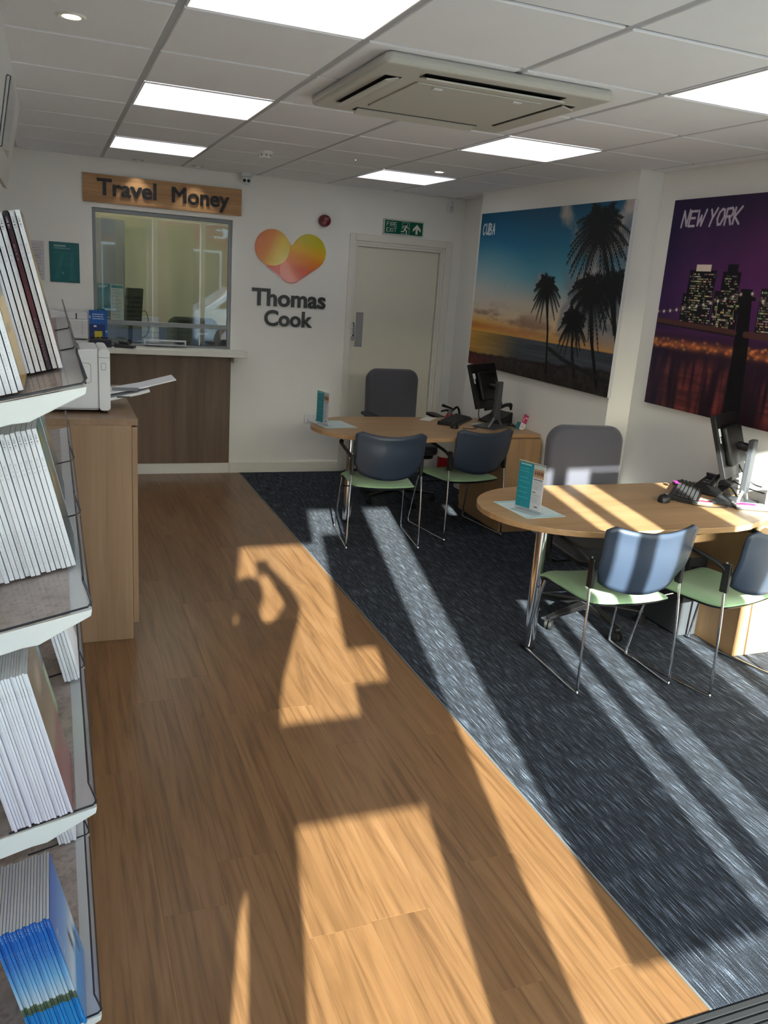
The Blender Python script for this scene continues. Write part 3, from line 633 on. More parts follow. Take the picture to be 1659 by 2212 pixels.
t = thing('card_stand', 'blue travel money card leaflet standing on the navy box', 'leaflet', (-.118, 4.19, 1.1367), rot=(math.radians(-9), 0, 0)); obj('card', B(0, .135, 0, .002, 0, .215), mat('blue_card', (16, 92, 176), .4), t); sheet('print', .135, .215, im, t, (0, -.0008, 0))
t = thing('card_reader', 'black and grey card reader lying on the counter shelf', 'card reader', (.06, 4.12, 1.0745), -.35)
obj('body', MB().prism([(0, 0), (.15, 0), (.155, .012), (.15, .02), (.09, .03), (.0, .034)], 0, .08, 'y'), DGREY, t, bevel=.004); obj('cover', MB().prism([(.03, .034), (.12, .024), (.1, .046), (.06, .052)], .008, .072, 'y'), BLACK, t, bevel=.004); obj('front_lip', B(.11, .157, .004, .076, .0205, .027), MGREY, t, bevel=.002)
tag(obj('counter_cable', MB().tube(smooth_path([(.04, 4.28, 1.079), (.08, 4.2, 1.0785), (.02, 4.24, 1.0785)]), .003, 6), BLACK), 'black cable on the counter shelf behind the card reader', 'cable')

# ================================================================== signs and fittings on the rear wall
t = thing('travel_money_sign', 'oak board sign with raised black Travel Money lettering', 'sign', (0, D-.0295, 0))
obj('board', B(-.138, 1.077, 0, .029, 2.158, 2.362), SIGNW, t, bevel=.002)
lettering(t, 'Travel', -.035, .40, 2.216, .122, .012, BLACK, .021, -.0005); lettering(t, 'Money', .515, .972, 2.212, .122, .012, BLACK, .021, -.0005)
t = thing('company_lettering', 'raised black Thomas Cook lettering on the rear wall', 'lettering', (0, D-.0004, 0))
LB = mat('black_letter_acrylic', (20, 26, 30), .3)
lettering(t, 'Thomas', 1.19, 1.835, 1.462, .142, .012, LB, .027); lettering(t, 'Cook', 1.297, 1.716, 1.296, .132, .012, LB, .027)
def heart_mat(name, stops, v, o):
    m, tt, b = nodes(name); tc = N(tt, 'ShaderNodeTexCoord'); dp = N(tt, 'ShaderNodeVectorMath', operation='DOT_PRODUCT'); dp.inputs[1].default_value = v
    tt.links.new(tc.outputs['Object'], dp.inputs[0]); ma = N(tt, 'ShaderNodeMath', operation='ADD'); ma.inputs[1].default_value = o; tt.links.new(dp.outputs['Value'], ma.inputs[0])
    r = ramp(tt, stops); tt.links.new(ma.outputs[0], r.inputs[0]); tt.links.new(r.outputs[0], b.inputs['Base Color']); b.inputs['Roughness'].default_value = .12; b.inputs['Coat Weight'].default_value = .3
    return m
def hull(c1, r1, c2, r2, n=40):
    pts = [(c1[0]+r1*math.cos(2*PI*k/n), c1[1]+r1*math.sin(2*PI*k/n)) for k in range(n)]+[(c2[0]+r2*math.cos(2*PI*k/n), c2[1]+r2*math.sin(2*PI*k/n)) for k in range(n)]
    pts = sorted(set((round(x, 5), round(y, 5)) for x, y in pts)); cr = lambda o, a, b: (a[0]-o[0])*(b[1]-o[1])-(a[1]-o[1])*(b[0]-o[0])
    lo = []; hi = []
    for p in pts:
        while len(lo) > 1 and cr(lo[-2], lo[-1], p) <= 0: lo.pop()
        lo.append(p)
    for p in pts[::-1]:
        while len(hi) > 1 and cr(hi[-2], hi[-1], p) <= 0: hi.pop()
        hi.append(p)
    return lo[:-1]+hi[:-1]
t = thing('heart_emblem', 'glossy heart emblem shading from yellow to red on the rear wall', 'emblem', (1.513, D-.0004, 1.86))
HB = heart_mat('heart_body', [(.0, (214, 48, 36)), (.3, (226, 84, 38)), (.52, (240, 146, 40)), (.68, (240, 186, 44)), (.85, (214, 200, 50))], (.55, 0, 2.2), .45)
HL = heart_mat('heart_left', [(.0, (222, 110, 48)), (.35, (232, 146, 48)), (.6, (240, 200, 60)), (.85, (236, 212, 80)), (1.0, (244, 232, 160))], (2.6, 0, -1.2), .95)
BC, LC, RC = (.008, -.095), (-.162, .075), (.16, .06)
obj('right_lobe', MB().prism(hull(RC, .147, BC, .108)[::-1], -.012, 0, 'y'), HB, t, bevel=.003); obj('left_limb', MB().prism(hull(LC, .147, BC, .108)[::-1], -.0105, 0, 'y'), HB, t, bevel=.003)
obj('left_lobe', MB().prism(hull(LC, .147, LC, .1)[::-1], -.0135, -.0125, 'y'), HL, t)
t = thing('alarm_sounder', 'dark red round alarm sounder on the rear wall above the heart', 'alarm', (1.79, D-.0003, 2.186)); obj('base', MB().lathe([(.05, 0), (.05, -.03), (.046, -.034)], n=28, axis='y'), DRED, t, smooth=True); obj('dome', MB().lathe([(.047, -.0342), (.047, -.055), (.04, -.068), (.02, -.074), (.001, -.075)], n=28, axis='y'), DRED, t, smooth=True)
im = Img(260, 88, (8, 92, 72)); wc = (214, 222, 208)
for a in ((0, 0, 1, .05), (0, .95, 1, 1), (0, 0, .018, 1), (.982, 0, 1, 1)): im.rect(*a, wc)
im.glyphs('FIRE', .07, .17, .055, .27, .019, wc, .42); im.glyphs('EXIT', .065, .56, .055, .27, .019, wc, .42)
for p in ([(.46, .12), (.635, .12), (.635, .9), (.43, .9)], [(.46, .12), (.455, .6)]): im.path(p, .012, wc)
im.blob(.583, .26, .021, .055, wc, 1.2, 3.0)
for p, wd in (([(.565, .36), (.52, .58)], .06), ([(.57, .36), (.6, .5), (.64, .5)], .025), ([(.54, .36), (.49, .36), (.475, .5)], .025), ([(.52, .58), (.57, .68), (.57, .85)], .04), ([(.52, .6), (.5, .75), (.44, .75)], .035)): im.path(p, wd, wc)
im.poly([(.83, .18), (.93, .5), (.93, .7), (.855, .5), (.855, .86), (.805, .86), (.805, .5), (.73, .7), (.73, .5)], wc)
t = thing('fire_exit_sign', 'green fire exit sign with running man and arrow above the door', 'sign', (2.328, D-.0205, 2.127)); obj('case', B(0, .383, 0, .02, 0, .128), mat('sign_case', (196, 196, 186), .4), t, bevel=.003); sheet('print', .375, .12, im, t, (.004, -.0012, .004), m=PGLOSS)
t = thing('motion_sensor', 'small white motion sensor high on the rear wall beside the alcove', 'sensor', (2.955, D-.0004, 2.36)); obj('body', MB().prism(rrect(-.024, .024, 0, .1, .01), -.035, 0, 'y'), WPLAS, t, bevel=.006); obj('lens', MB().prism(rrect(-.019, .019, .008, .052, .008), -.041, -.0352, 'y'), mat('sensor_lens', (205, 205, 200), .3), t, bevel=.004)
t = thing('security_camera', 'white turret security camera hanging from the ceiling above the sign end', 'camera', (1.10, 4.22, HC-.0045)); obj('base', MB().lathe([(.05, 0), (.05, -.012), (.042, -.025)], n=24), WPLAS, t, smooth=True); bl = obj('ball', MB().lathe([(.002, -.022), (.02, -.0225), (.034, -.03), (.041, -.048), (.041, -.058), (.034, -.076), (.02, -.086), (.001, -.09)], n=24), WPLAS, t, smooth=True)
for dx in (-.016, .016): obj('lens', MB().lathe([(.0125, -.03), (.0125, -.0425), (.009, -.0445), (.001, -.045)], (dx-.006, 0, -.058), 16, 'y'), BLACK, t, smooth=True)
t = thing('smoke_detector', 'white smoke detector on the ceiling tiles left of the rear light', 'detector', (.928, 2.842, HC-.0045)); obj('base', MB().lathe([(.05, 0), (.05, -.012), (.045, -.018)], n=28), WPLAS, t, smooth=True); obj('head', MB().lathe([(.04, -.0182), (.04, -.03), (.032, -.042), (.001, -.046)], n=28), WPLAS, t, smooth=True); 
for k in range(8): obj('vent', B(-.004, .004, .0395, .0415, -.03, -.021), DGREY, t, rot=(0, 0, k*PI/4))
t = thing('ceiling_sensor', 'tiny chrome sprinkler point in a ceiling tile before the rear desk light', 'sensor', (1.503, 2.716, HC-.0045)); obj('plate', MB().lathe([(.014, 0), (.013, -.004)], n=16), CHROME, t); obj('tip', MB().lathe([(.004, -.0042), (.004, -.014), (.001, -.015)], n=10), CHROME, t)
def socket(x, z, label, rotz=0, y=D-.0004):
    t = thing('wall_socket', label, 'socket', (x, y, z)); pl = obj('plate', B(0, .146, -.009, 0, 0, .086), WPLAS, t, bevel=.003)
    for k in (0, 1):
        obj('switch', B(.05+.03*k, .062+.03*k, -.013, -.0092, .055, .075), WPLAS, pl, bevel=.001)
        for a in ((.036, .05), (.028, .03), (.044, .03)): obj('pin_hole', B(a[0]-.003+.073*k, a[0]+.003+.073*k, -.0096, -.0091, a[1]-.005-.012, a[1]+.003-.012), DGREY, pl)
socket(1.695, .445, 'white double wall socket left of the rear desk')
im = Img(64, 90, (20, 104, 110)); im.rect(.14, .07, .55, .1, (150, 190, 190)); im.rect(.14, .13, .7, .155, (110, 165, 168)); im.text_lines(.12, .25, .9, .62, 9, (50, 130, 134), .3); im.poly([(.1, .95), (.35, .3), (.5, .3), (.3, .95)], (60, 130, 138), .45); im.poly([(.65, .95), (.7, .3), (.8, .3), (.85, .95)], (60, 130, 138), .4)
im.blob(.43, .77, .05, .05, (170, 205, 205), .8, 3)
t = thing('wall_poster', 'teal poster in a clear holder on the rear wall left of the cashier window', 'poster', (-.392, D-.0006, 1.544)); obj('holder', B(0, .216, -.006, 0, 0, .299), mat('poster_holder', (24, 92, 98), .2), t, bevel=.002); sheet('print', .206, .289, im, t, (.005, -.0068, .005), m=PGLOSS)
im = Img(30, 42, (206, 204, 208)); im.text_lines(.1, .1, .9, .9, 12, (150, 150, 165), .4)
t = thing('wall_notice', 'pale notice sheet on the rear wall beside the teal poster', 'notice', (-.53, D-.0006, 1.55)); obj('card', B(0, .1, -.001, 0, 0, .29), PAPER, t); sheet('print', .098, .288, im, t, (.001, -.0016, .001))
# air conditioning cassette
t = thing('air_conditioner', 'square cream ceiling air conditioning cassette', 'air conditioner', (1.155, .51, HC-.0046))
obj('fascia', MB().prism(rrect(-.465, .465, -.465, .465, .03), -.04, 0), CREAMP, t, bevel=.017, seg=3)
gr = obj('grille', MB().prism(rrect(-.27, .27, -.27, .27, .015), -.046, -.0402), CREAMP, t, bevel=.003)
for s in (-1, 1):
    obj('outlet', B(-.29, .29, s*.37-.032, s*.37+.032, -.0415, -.0402), BLACKM, t); obj('outlet', B(s*.37-.032, s*.37+.032, -.29, .29, -.0415, -.0402), BLACKM, t)
    obj('louver', B(-.285, .285, -.026, .026, -.003, .003), CREAMP, t, (0, s*.372, -.049), (s*math.radians(-14), 0, 0)); obj('louver', B(-.026, .026, -.285, .285, -.003, .003), CREAMP, t, (s*.372, 0, -.049), (0, s*math.radians(14), 0))
    obj('clip', B(-.02, .02, -.012, .012, -.004, 0), WPLAS, t, (s*.17, -.235, -.0462), bevel=.002)
# ---- big canvas prints
def cuba():
    im = Img(600, 362); U, V = im.U, im.V
    im.vgrad([(0, (16, 82, 118)), (.2, (30, 112, 150)), (.4, (96, 160, 180)), (.55, (196, 190, 178)), (.66, (222, 196, 160)), (.765, (214, 158, 84)), (.77, (120, 92, 72)), (1, (60, 52, 48))])
    im.mix(np.clip(.85-np.hypot((U-.02)/.55, (V-.5)/.42), 0, 1)*.75, (214, 206, 200)); im.blob(.03, .75, .25, .08, (240, 182, 70), .9)
    n = noise2(362, 600, (5, 8), 5); m = np.clip((U-.70+V*.42+(n-.5)*1.2)*3.2, 0, 1)*np.clip((.77-V)*8, 0, 1); im.mix(m*.9, (112, 118, 128)); im.mix(m*np.clip((n-.46)*5, 0, 1)*.9, (186, 176, 170))
    n2 = noise2(362, 600, (14, 6), 4); band = np.exp(-(((V-.64-U*.08)/.06)**2))*np.clip(1.15-U, 0, 1); im.mix(np.clip((n2-.42)*5, 0, 1)*band*.85, (120, 88, 84)); im.mix(np.exp(-(((V-.73)/.025)**2))*np.clip(.75-U, 0, 1)*.8, (186, 92, 52))
    sea = (V > .768); n3 = noise2(362, 600, (60, 5), 3); sc = np.clip(U/.4, 0, 1)[..., None]
    seac = (1-sc)*np.array((204, 150, 64))+sc*np.array((66, 74, 82))+(n3-.5)[..., None]*50; im.a = np.where(sea[..., None], seac, im.a); im.mix(np.exp(-(((U-.18)/.16)**2))*sea*.25, (230, 180, 90))
    sh = .925-.055*U+(noise2(362, 600, (4, 24), 3)-.5)*.03; land = V > sh; ln = noise2(362, 600, (40, 60), 2)
    lc = np.clip(U/.35, 0, 1)[..., None]; im.a = np.where(land[..., None], ((1-lc)*np.array((96, 38, 40))+lc*np.array((50, 46, 44)))*(.7+.6*ln[..., None]), im.a); im.mix(np.clip(1-np.abs(V-sh)*70, 0, 1)*.8, (44, 30, 34))
    dk = (12, 18, 20)
    def palm(u, v, base, size, droop=1.0, nf=22, seed=1):
        r = random.Random(seed); im.path([(u, v), ((u+base[0])/2+base[2], (v+base[1])/2), (base[0], base[1])], .0085*size/.1*.6+.002, dk)
        for k in range(nf):
            a = -PI*.5+(k/(nf-1)-.5)*2*PI*.92+r.uniform(-.12, .12); L = size*r.uniform(.8, 1.15); px, py = u*im.asp, v; pts = []
            for q in range(9):
                t_ = q/8; pts.append((px+math.cos(a)*L*t_, py+math.sin(a)*L*t_*.95+droop*L*.5*t_*t_))
            for (x0, y0), (x1, y1) in zip(pts[:-1], pts[1:]):
                im.line((x0/im.asp, y0), (x1/im.asp, y1), .003, dk)
                for s in (-1, 1):
                    for e in (0, .5):
                        x, y = x0+(x1-x0)*e, y0+(y1-y0)*e; dx, dy = x1-x0, y1-y0; L2 = math.hypot(dx, dy)+1e-6
                        nx, ny = -dy/L2*s, dx/L2*s; ll = size*.3*(1.05-((x-px)**2+(y-py)**2)**.5/(L*1.4))
                        im.line((x/im.asp, y), ((x+(nx*.55+dx/L2*.5)*ll)/im.asp, y+(ny*.55+dy/L2*.5)*ll+ll*.3), .0034, dk, .0012)
    palm(.557, .45, (.62, .945, .01), .15, 1, 20, 3); palm(.75, .62, (.80, .93, -.01), .14, 1, 20, 5); palm(.95, .42, (1.02, .8, 0), .16, 1, 20, 8)
    palm(.83, .46, (.932, .95, -.012), .215, 1.1, 30, 9); palm(.838, .13, (.99, .66, .01), .26, 1.0, 34, 12)
    im.path([(.62, .80), (.72, .85), (.9, .9), (1, .92)], .012, (34, 36, 38)); im.glyphs('CUBA', .022, .07, .0185, .066, .005, (214, 220, 224), .48, .1, .04)
    return im
def newyork():
    im = Img(600, 362); U, V = im.U, im.V
    im.vgrad([(0, (22, 18, 46)), (.2, (48, 26, 66)), (.42, (78, 36, 88)), (.6, (70, 34, 80)), (.68, (40, 24, 40)), (1, (30, 16, 24))])
    im.mix(np.clip(1-U*6, 0, 1)*.6*(V < .62), (24, 22, 56)); im.blob(.45, .25, .2, .2, (110, 44, 96), .5); n = noise2(362, 600, (6, 10), 4); im.mix(np.clip(n-.4, 0, 1)*(V < .6)*.5, (96, 46, 100))
    r = random.Random(4)
    def tower(u0, v0, u1, v1, col, lit, step=.011):
        im.rect(u0, v0, u1, v1, col); v = v0+.015
        while v < v1-.01:
            u = u0+.003
            while u < u1-.006:
                if r.random() < lit: im.rect(u, v, u+r.choice((.004, .006, .012)), v+.0065, (r.randint(150, 226), r.randint(140, 205), r.randint(110, 170)), r.uniform(.4, 1))
                u += .0065
            v += step
    tower(.455, .2, .52, .6, (30, 22, 36), .3); tower(.53, .3, .62, .6, (26, 20, 32), .35); tower(.63, .22, .70, .6, (22, 18, 30), .3); tower(.71, .38, .84, .6, (24, 18, 30), .35); tower(.86, .3, .93, .6, (20, 16, 28), .3); tower(.94, .4, 1, .6, (24, 18, 30), .35)
    tower(.40, .4, .46, .61, (34, 26, 34), .45); tower(.115, .33, .225, .6, (14, 12, 20), .5); im.rect(.14, .305, .2, .335, (206, 190, 176)); tower(.23, .42, .33, .6, (16, 13, 20), .4); tower(.25, .335, .318, .5, (14, 12, 20), .35); im.rect(.265, .3, .303, .34, (14, 12, 20)); tower(.10, .44, .14, .59, (16, 13, 20), .4)
    pier = (12, 10, 16)
    im.poly([(.327, .405), (.37, .405), (.385, .64), (.405, 1), (.345, 1), (.335, .64)], pier); im.rect(.32, .44, .385, .455, pier)
    cable = lambda f, a, b: [(a+(b-a)*k/24, f(a+(b-a)*k/24)) for k in range(25)]
    c1 = cable(lambda u: .53-.1*((u-.02)/.31)**1.35, .0, .33) if False else [(.0+.33*k/24, .535-.105*(k/24)**1.4) for k in range(25)]
    c2 = [(.37+.63*k/30, .425+.12*(1-(2*k/30-1)**2)*1.0) for k in range(31)]
    for c in (c1, c2):
        im.path(c, .0035, (70, 60, 66))
        for q in c[::2]: im.blob(q[0], q[1], .0045, .0075, (236, 226, 206), 1)
    im.path([(0, .578), (.33, .6)], .014, (74, 46, 44)); im.path([(.37, .602), (1, .62)], .014, (74, 46, 44)); im.path([(0, .592), (.33, .614)], .004, (30, 20, 24))
    for k in range(150):
        u = r.random(); v = .655+r.random()*.05+.03*max(0, u-.38)
        if .33 < u < .385: continue
        im.blob(u, v, .006, .006, (r.randint(190, 245), r.randint(100, 170), r.randint(50, 90)), r.uniform(.4, .9))
    im.mix(np.exp(-(((V-.685-.03*np.clip(U-.38, 0, 1))/.022)**2))*.5*(.4+1.2*noise2(362, 600, (30, 60), 2)), (214, 120, 62))
    n = noise2(362, 600, (3, 46), 3); n4 = noise2(362, 600, (70, 12), 2); m = np.clip((V-.715)*14, 0, 1)*np.clip((n-.42)*3.2, 0, 1)*(.6+.8*(n4-.3))
    pm = 1-((U > .335) & (U < .4) & (V > .6)); im.mix(np.clip(m*np.clip(1.15-V*.4, 0, 1)*.8*pm, 0, 1), (156, 70, 60)); im.mix(((V > .715) & (U < .12))*np.clip(1-U*8, 0, 1)*.7, (22, 20, 48))
    im.poly([(.335, .62), (.388, .62), (.405, 1), (.345, 1)], pier, .92)
    im.a *= 1.18
    im.glyphs('NEW YORK', .045, .058, .0235, .068, .0055, (200, 190, 206), .32, .25, .03)
    return im
FRC = mat('canvas_edge_white', (226, 226, 228), .5)
for nm, y, xw, im, lb in (('canvas_print', 3.55, XB, cuba(), 'large canvas print of palm trees at sunset lettered CUBA'), ('canvas_print', 1.42, XA, newyork(), 'large canvas print of a city skyline and bridge at night lettered NEW YORK')):
    t = thing(nm, lb, 'picture', (xw-.0295, y, 1.112), -PI/2, 'large canvas prints on the right wall')
    obj('stretcher', B(0, 1.985, .0005, .0285, 0, 1.2), FRC, t, bevel=.0015); sheet('print', 1.985, 1.2, im, t, m=CANVAS)

# ================================================================== desks
def desk(label, outline, leg, group='desks with rounded ends'):
    t = thing('desk', label, 'desk', (0, 0, 0), group=group)
    obj('desk_top', MB().prism(outline, .702, .73), DESKM, t, bevel=.003)
    obj('leg', MB().lathe([(.03, .024), (.03, .7015)], (leg[0], leg[1], 0), 28), CHROME, t, smooth=True)
    obj('foot', MB().lathe([(.033, .002), (.034, .02), (.0302, .0238)], (leg[0], leg[1], 0), 24), BLACK, t, smooth=True)
    obj('leg_flange', MB().lathe([(.05, .694), (.05, .7016)], (leg[0], leg[1], 0), 24), CHROME, t)
    return t
def end_curve(cx, cy, a, b, n=28): return [(cx+a*math.cos(th), cy+b*math.sin(th)) for th in [PI/2+PI*k/n for k in range(n+1)]]
o1 = end_curve(1.735, 2.585, .475, .435)+[(1.95, 2.152), (2.1, 2.175), (2.3, 2.23), (2.5, 2.29), (2.64, 2.318), (2.924, 2.322), (2.924, 3.02)]
o2 = end_curve(1.95, .442, .475, .42)+[(2.2, .022), (2.45, .018), (2.6, .022), (2.7, .042), (2.8, .085), (2.9, .145), (3.0, .19), (3.1, .205), (3.1, .862)]
desk('rear maple desk with a rounded end below the palm tree print', o1, (1.583, 2.69)); desk('front maple desk with a rounded end striped by sunlight', o2, (1.79, .423))
def pedestal(x0, x1, y0, y1, label):
    t = thing('pedestal_cabinet', label, 'cabinet', (0, 0, 0), group='pedestal cabinets under the desks')
    obj('body', B(x0, x1, y0, y1-.02, .003, .6995), DESKZ, t, bevel=.0015)
    for k in range(3):
        dd = obj('drawer', B(x0+.003, x1-.003, y1-.0195, y1, .06+.21*k, .265+.21*k), DESKZ, t, bevel=.001); obj('handle', B((x0+x1)/2-.06, (x0+x1)/2+.06, y1+.0003, y1+.012, .2+.21*k, .212+.21*k), STEEL, dd)
pedestal(2.63, 2.912, 2.275, 2.97, 'maple pedestal cabinet under the rear desk'); pedestal(2.80, 3.088, .095, .84, 'maple pedestal cabinet under the front desk')
t = thing('computer_tower', 'dark computer tower standing beside the front pedestal cabinet', 'computer', (2.672, .36, .0025)); obj('case', B(0, .12, 0, .3, .008, .45), DGREY, t, bevel=.006); vp = obj('vent_panel', B(.02, .1, -.003, -.0004, .22, .4), BLACKM, t)
for k in range(9): obj('vent_slot', B(.028, .092, -.005, -.0032, .232+.018*k, .241+.018*k), DGREY, vp)
for x in (.025, .095): obj('foot', B(x-.012, x+.012, .03, .27, 0, .0078), BLACK, t)

# ================================================================== visitor chairs
def visitor_chair():
    t = thing('visitor_chair', 'x', 'chair', group='navy visitor chairs with mint seats')
    def seat_fn(u, v):                     # u across, v front to back
        x = (u-.5)*.46*(1-.12*v*v); y = .25-.46*v
        z = .432+.012*(2*u-1)**2-.03*max(0, (.2-v)/.2)**2+.012*max(0, v-.85)/.15
        return (x, y, z)
    nu, nv = 16, 16; m = MB(); top = []; 
    P = [[seat_fn(i/nu, j/nv) for i in range(nu+1)] for j in range(nv+1)]
    def inset(i, j): 
        e = min(i, nu-i, j, nv-j); return {0: -.026, 1: -.006}.get(e, 0)
    vs = []
    for j in range(nv+1):
        for i in range(nu+1): x, y, z = P[j][i]; vs.append((x, y, z+inset(i, j)))
    for j in range(nv+1):
        for i in range(nu+1): x, y, z = P[j][i]; vs.append((x*.99, y, z-.036))
    n = (nu+1)*(nv+1); fs = []
    for j in range(nv):
        for i in range(nu):
            a = j*(nu+1)+i; fs += [(a, a+nu+1, a+nu+2, a+1), (n+a, n+a+1, n+a+nu+2, n+a+nu+1)]
    rim = [i for i in range(nu+1)]+[j*(nu+1)+nu for j in range(1, nv+1)]+[nv*(nu+1)+i for i in range(nu-1, -1, -1)]+[j*(nu+1) for j in range(nv-1, 0, -1)]
    fs += [(rim[k], rim[(k+1) % len(rim)], n+rim[(k+1) % len(rim)], n+rim[k]) for k in range(len(rim))]
    m.add(vs, fs); obj('seat_pad', m, GREENF, t, smooth=True, subsurf=1)
    m = MB()
    vs2 = [(x*.965, y*.985-.003, z-.0365) for (x, y, z) in [p for r in P for p in r]]+[(x*.9, y*.93, z-.05) for (x, y, z) in [p for r in P for p in r]]
    m.add(vs2, fs); obj('seat_pan', m, BLACK, t, smooth=True)
    def back_fn(u, v):                     # v 0 bottom .. 1 top, sides wrap forward, corners rise
        s = 2*u-1; wd = .222+.012*v-.03*max(0, .25-v)/.25*abs(s)**4
        zb = .478+.05*s*s; zt = .775+.036*s*s-.03*max(0, abs(s)-.86)/.14
        z = zb+(zt-zb)*v
        y = -.262-.055*v+.055*s*s-.018*math.sin(PI*v)+.012*max(0, v-.8)/.2*-1
        return (s*wd, y, z)
    m = MB().grid(back_fn, 24, 12); obj('backrest', m, NAVYF, t, smooth=True, solid=.014)
    for s in (-1, 1):
        fr = [(s*.232, -.198, .64), (s*.236, -.212, .52), (s*.241, -.228, .36), (s*.247, -.245, .06), (s*.247, -.243, .022), (s*.247, -.228, .009), (s*.247, 0, .0085), (s*.247, .225, .009), (s*.247, .242, .02), (s*.245, .24, .05), (s*.235, .205, .25), (s*.226, .17, .395)]
        obj('leg_frame', MB().tube(smooth_path(fr, 5), .0062, 10), CHROME, t, smooth=True)
        ar = obj('arm', MB().tube(smooth_path([(s*.232, -.205, .60), (s*.246, -.16, .628), (s*.268, -.08, .655), (s*.275, 0, .668), (s*.268, .03, .674)], 5), [.011]*15+[.013]*3+[.017, .017, .012], 8), BLACK, t, smooth=True)
        obj('bracket', B(s*.232-.011, s*.232+.011, -.228, -.19, .5, .635), BLACK, t, bevel=.006, rot=(0, 0, 0))
    obj('cross_bar', MB().tube([(-.23, .185, .325), (.23, .185, .325)], .005, 8), CHROME, t, smooth=True)
    return t
vc = visitor_chair()
def chair_at(rl, rr, fl, label, src=vc, first=[True]):
    """place by the floor points of rear-left, rear-right and front-left sled corners"""
    rl, rr, fl = (Vector((*p, 0)) for p in (rl, rr, fl)); r = (rr-rl).normalized(); f = (fl-rl).normalized(); r = (r+Vector((f.y, -f.x, 0))).normalized()
    mid = (rr+rl)/2; loc = mid+Vector((-r.y, r.x, 0))*.245; loc.z = .002
    a = math.atan2(r.y, r.x)
    if first[0]: first[0] = False; src.location = loc; src.rotation_euler = (0, 0, a); src['label'] = label; return src
    return clone(src, loc, a, label)
chair_at((1.368, 2.075), (1.871, 1.997), (1.436, 2.539), 'navy visitor chair with mint seat at the rounded end of the rear desk')
chair_at((2.108, 2.136), (2.619, 2.204), (2.042, 2.576), 'navy visitor chair with mint seat beside the rear pedestal cabinet')
chair_at((1.749, -.075), (2.238, -.092), (1.775, .415), 'navy visitor chair with sunlit stripes on its back at the front desk')
chair_at((2.355, -.25), (2.82, -.14), (2.262, .225), 'shaded navy visitor chair cut off by the right edge of the picture')

# ================================================================== office chairs (facing the viewer)
def office_chair():
    t = thing('office_chair', 'x', 'chair', group='grey office swivel chairs')
    def bk(u, v):
        return 0
    out = rrect(-.228, .228, .50, 1.04, .09, 8); n = len(out); m = MB(); cx, cz = 0, .77
    layers = [(.90, -.03), (.97, -.012), (1, .008), (1, .03), (.97, .05), (.9, .062)]
    bend = lambda x, z: -.24-.045*(z-.5)+.10*x*x*1.2-.02*math.sin((z-.5)/.54*PI)
    vs = []
    for s, off in layers:
        for (x, z) in out:
            X, Z = x*s, cz+(z-cz)*(1-(1-s)*.8); X *= (1-.14*max(0, .62-Z)/.12*.4); vs.append((X, bend(X, Z)-.03+off, Z))
    fs = []
    for k in range(len(layers)-1): fs += [(k*n+i, k*n+(i+1) % n, (k+1)*n+(i+1) % n, (k+1)*n+i) for i in range(n)]
    o = len(vs); vs.append((0, bend(0, cz)-.035-.03, cz)); vs.append((0, bend(0, cz)+.042, cz)); L = (len(layers)-1)*n
    for i in range(n): fs += [(i, o, (i+1) % n), (L+i, L+(i+1) % n, o+1)]
    obj('backrest', m.add(vs, fs), GREYF, t, smooth=True)
    obj('seat', MB().prism(rrect(-.24, .24, -.22, .26, .07, 6), .42, .50), GREYF, t, bevel=.025, seg=4, smooth=True); obj('seat_shell', MB().prism(rrect(-.215, .215, -.2, .235, .06, 6), .39, .4195), BLACK, t, bevel=.01)
    obj('back_post', MB().tube(smooth_path([(0, -.1, .37), (0, -.28, .39), (0, -.335, .5), (0, -.325, .7)]), .022, 8), BLACK, t, smooth=True)
    for s in (-1, 1):
        obj('arm_post', MB().tube(smooth_path([(s*.2, .02, .40), (s*.285, .02, .43), (s*.295, .02, .6), (s*.285, .02, .692)]), .016, 8), BLACK, t, smooth=True)
        obj('arm_pad', MB().prism(rrect(s*.285-.04, s*.285+.04, -.11, .15, .03), .693, .717), BLACK, t, bevel=.008, seg=3)
    obj('mechanism', B(-.08, .08, -.12, .1, .35, .3895), BLACK, t, bevel=.01); obj('lever', MB().tube([(.06, .03, .37), (.26, .05, .36)], .007, 6), BLACK, t)
    obj('gas_lift', MB().lathe([(.026, .12), (.026, .24), (.017, .241), (.017, .35)], n=16), BLACK, t, smooth=True); obj('hub', MB().lathe([(.045, .07), (.045, .125), (.03, .13)], n=18), DGREY, t, smooth=True)
    for k in range(5):
        a = 2*PI*k/5+.35; c, s = math.cos(a), math.sin(a)
        sp = obj('spoke', MB().add([(c*.03-s*.028, s*.03+c*.028, .11), (c*.03+s*.028, s*.03-c*.028, .11), (c*.31+s*.018, s*.31-c*.018, .075), (c*.31-s*.018, s*.31+c*.018, .075), (c*.03-s*.024, s*.03+c*.024, .075), (c*.03+s*.024, s*.03-c*.024, .075), (c*.31+s*.015, s*.31-c*.015, .06), (c*.31-s*.015, s*.31+c*.015, .06)], [(0, 1, 2, 3), (7, 6, 5, 4), (0, 3, 7, 4), (1, 5, 6, 2), (3, 2, 6, 7), (0, 4, 5, 1)]), BLACK, t, bevel=.004)
        for w_ in (-1, 1): obj('castor', MB().lathe([(.02, -.009), (.027, -.008), (.028, 0), (.027, .008), (.02, .009)], (.0, 0, 0), 16, 'y'), BLACKM, sp, (c*.3-s*.014*w_, s*.3+c*.014*w_, .0285), (0, 0, a+.5), smooth=True)
        obj('castor_stem', MB().tube([(c*.3, s*.3, .06), (c*.3, s*.3, .03)], .008, 8), BLACK, sp)
    return t
oc = office_chair(); oc.location = (2.205, 3.25, .0022); oc.rotation_euler = (0, 0, PI); oc['label'] = 'shaded grey office swivel chair behind the rear desk'
oc2 = clone(oc, (2.315, .685, .0022), PI-.1, 'grey office swivel chair behind the front desk with sun on its back')
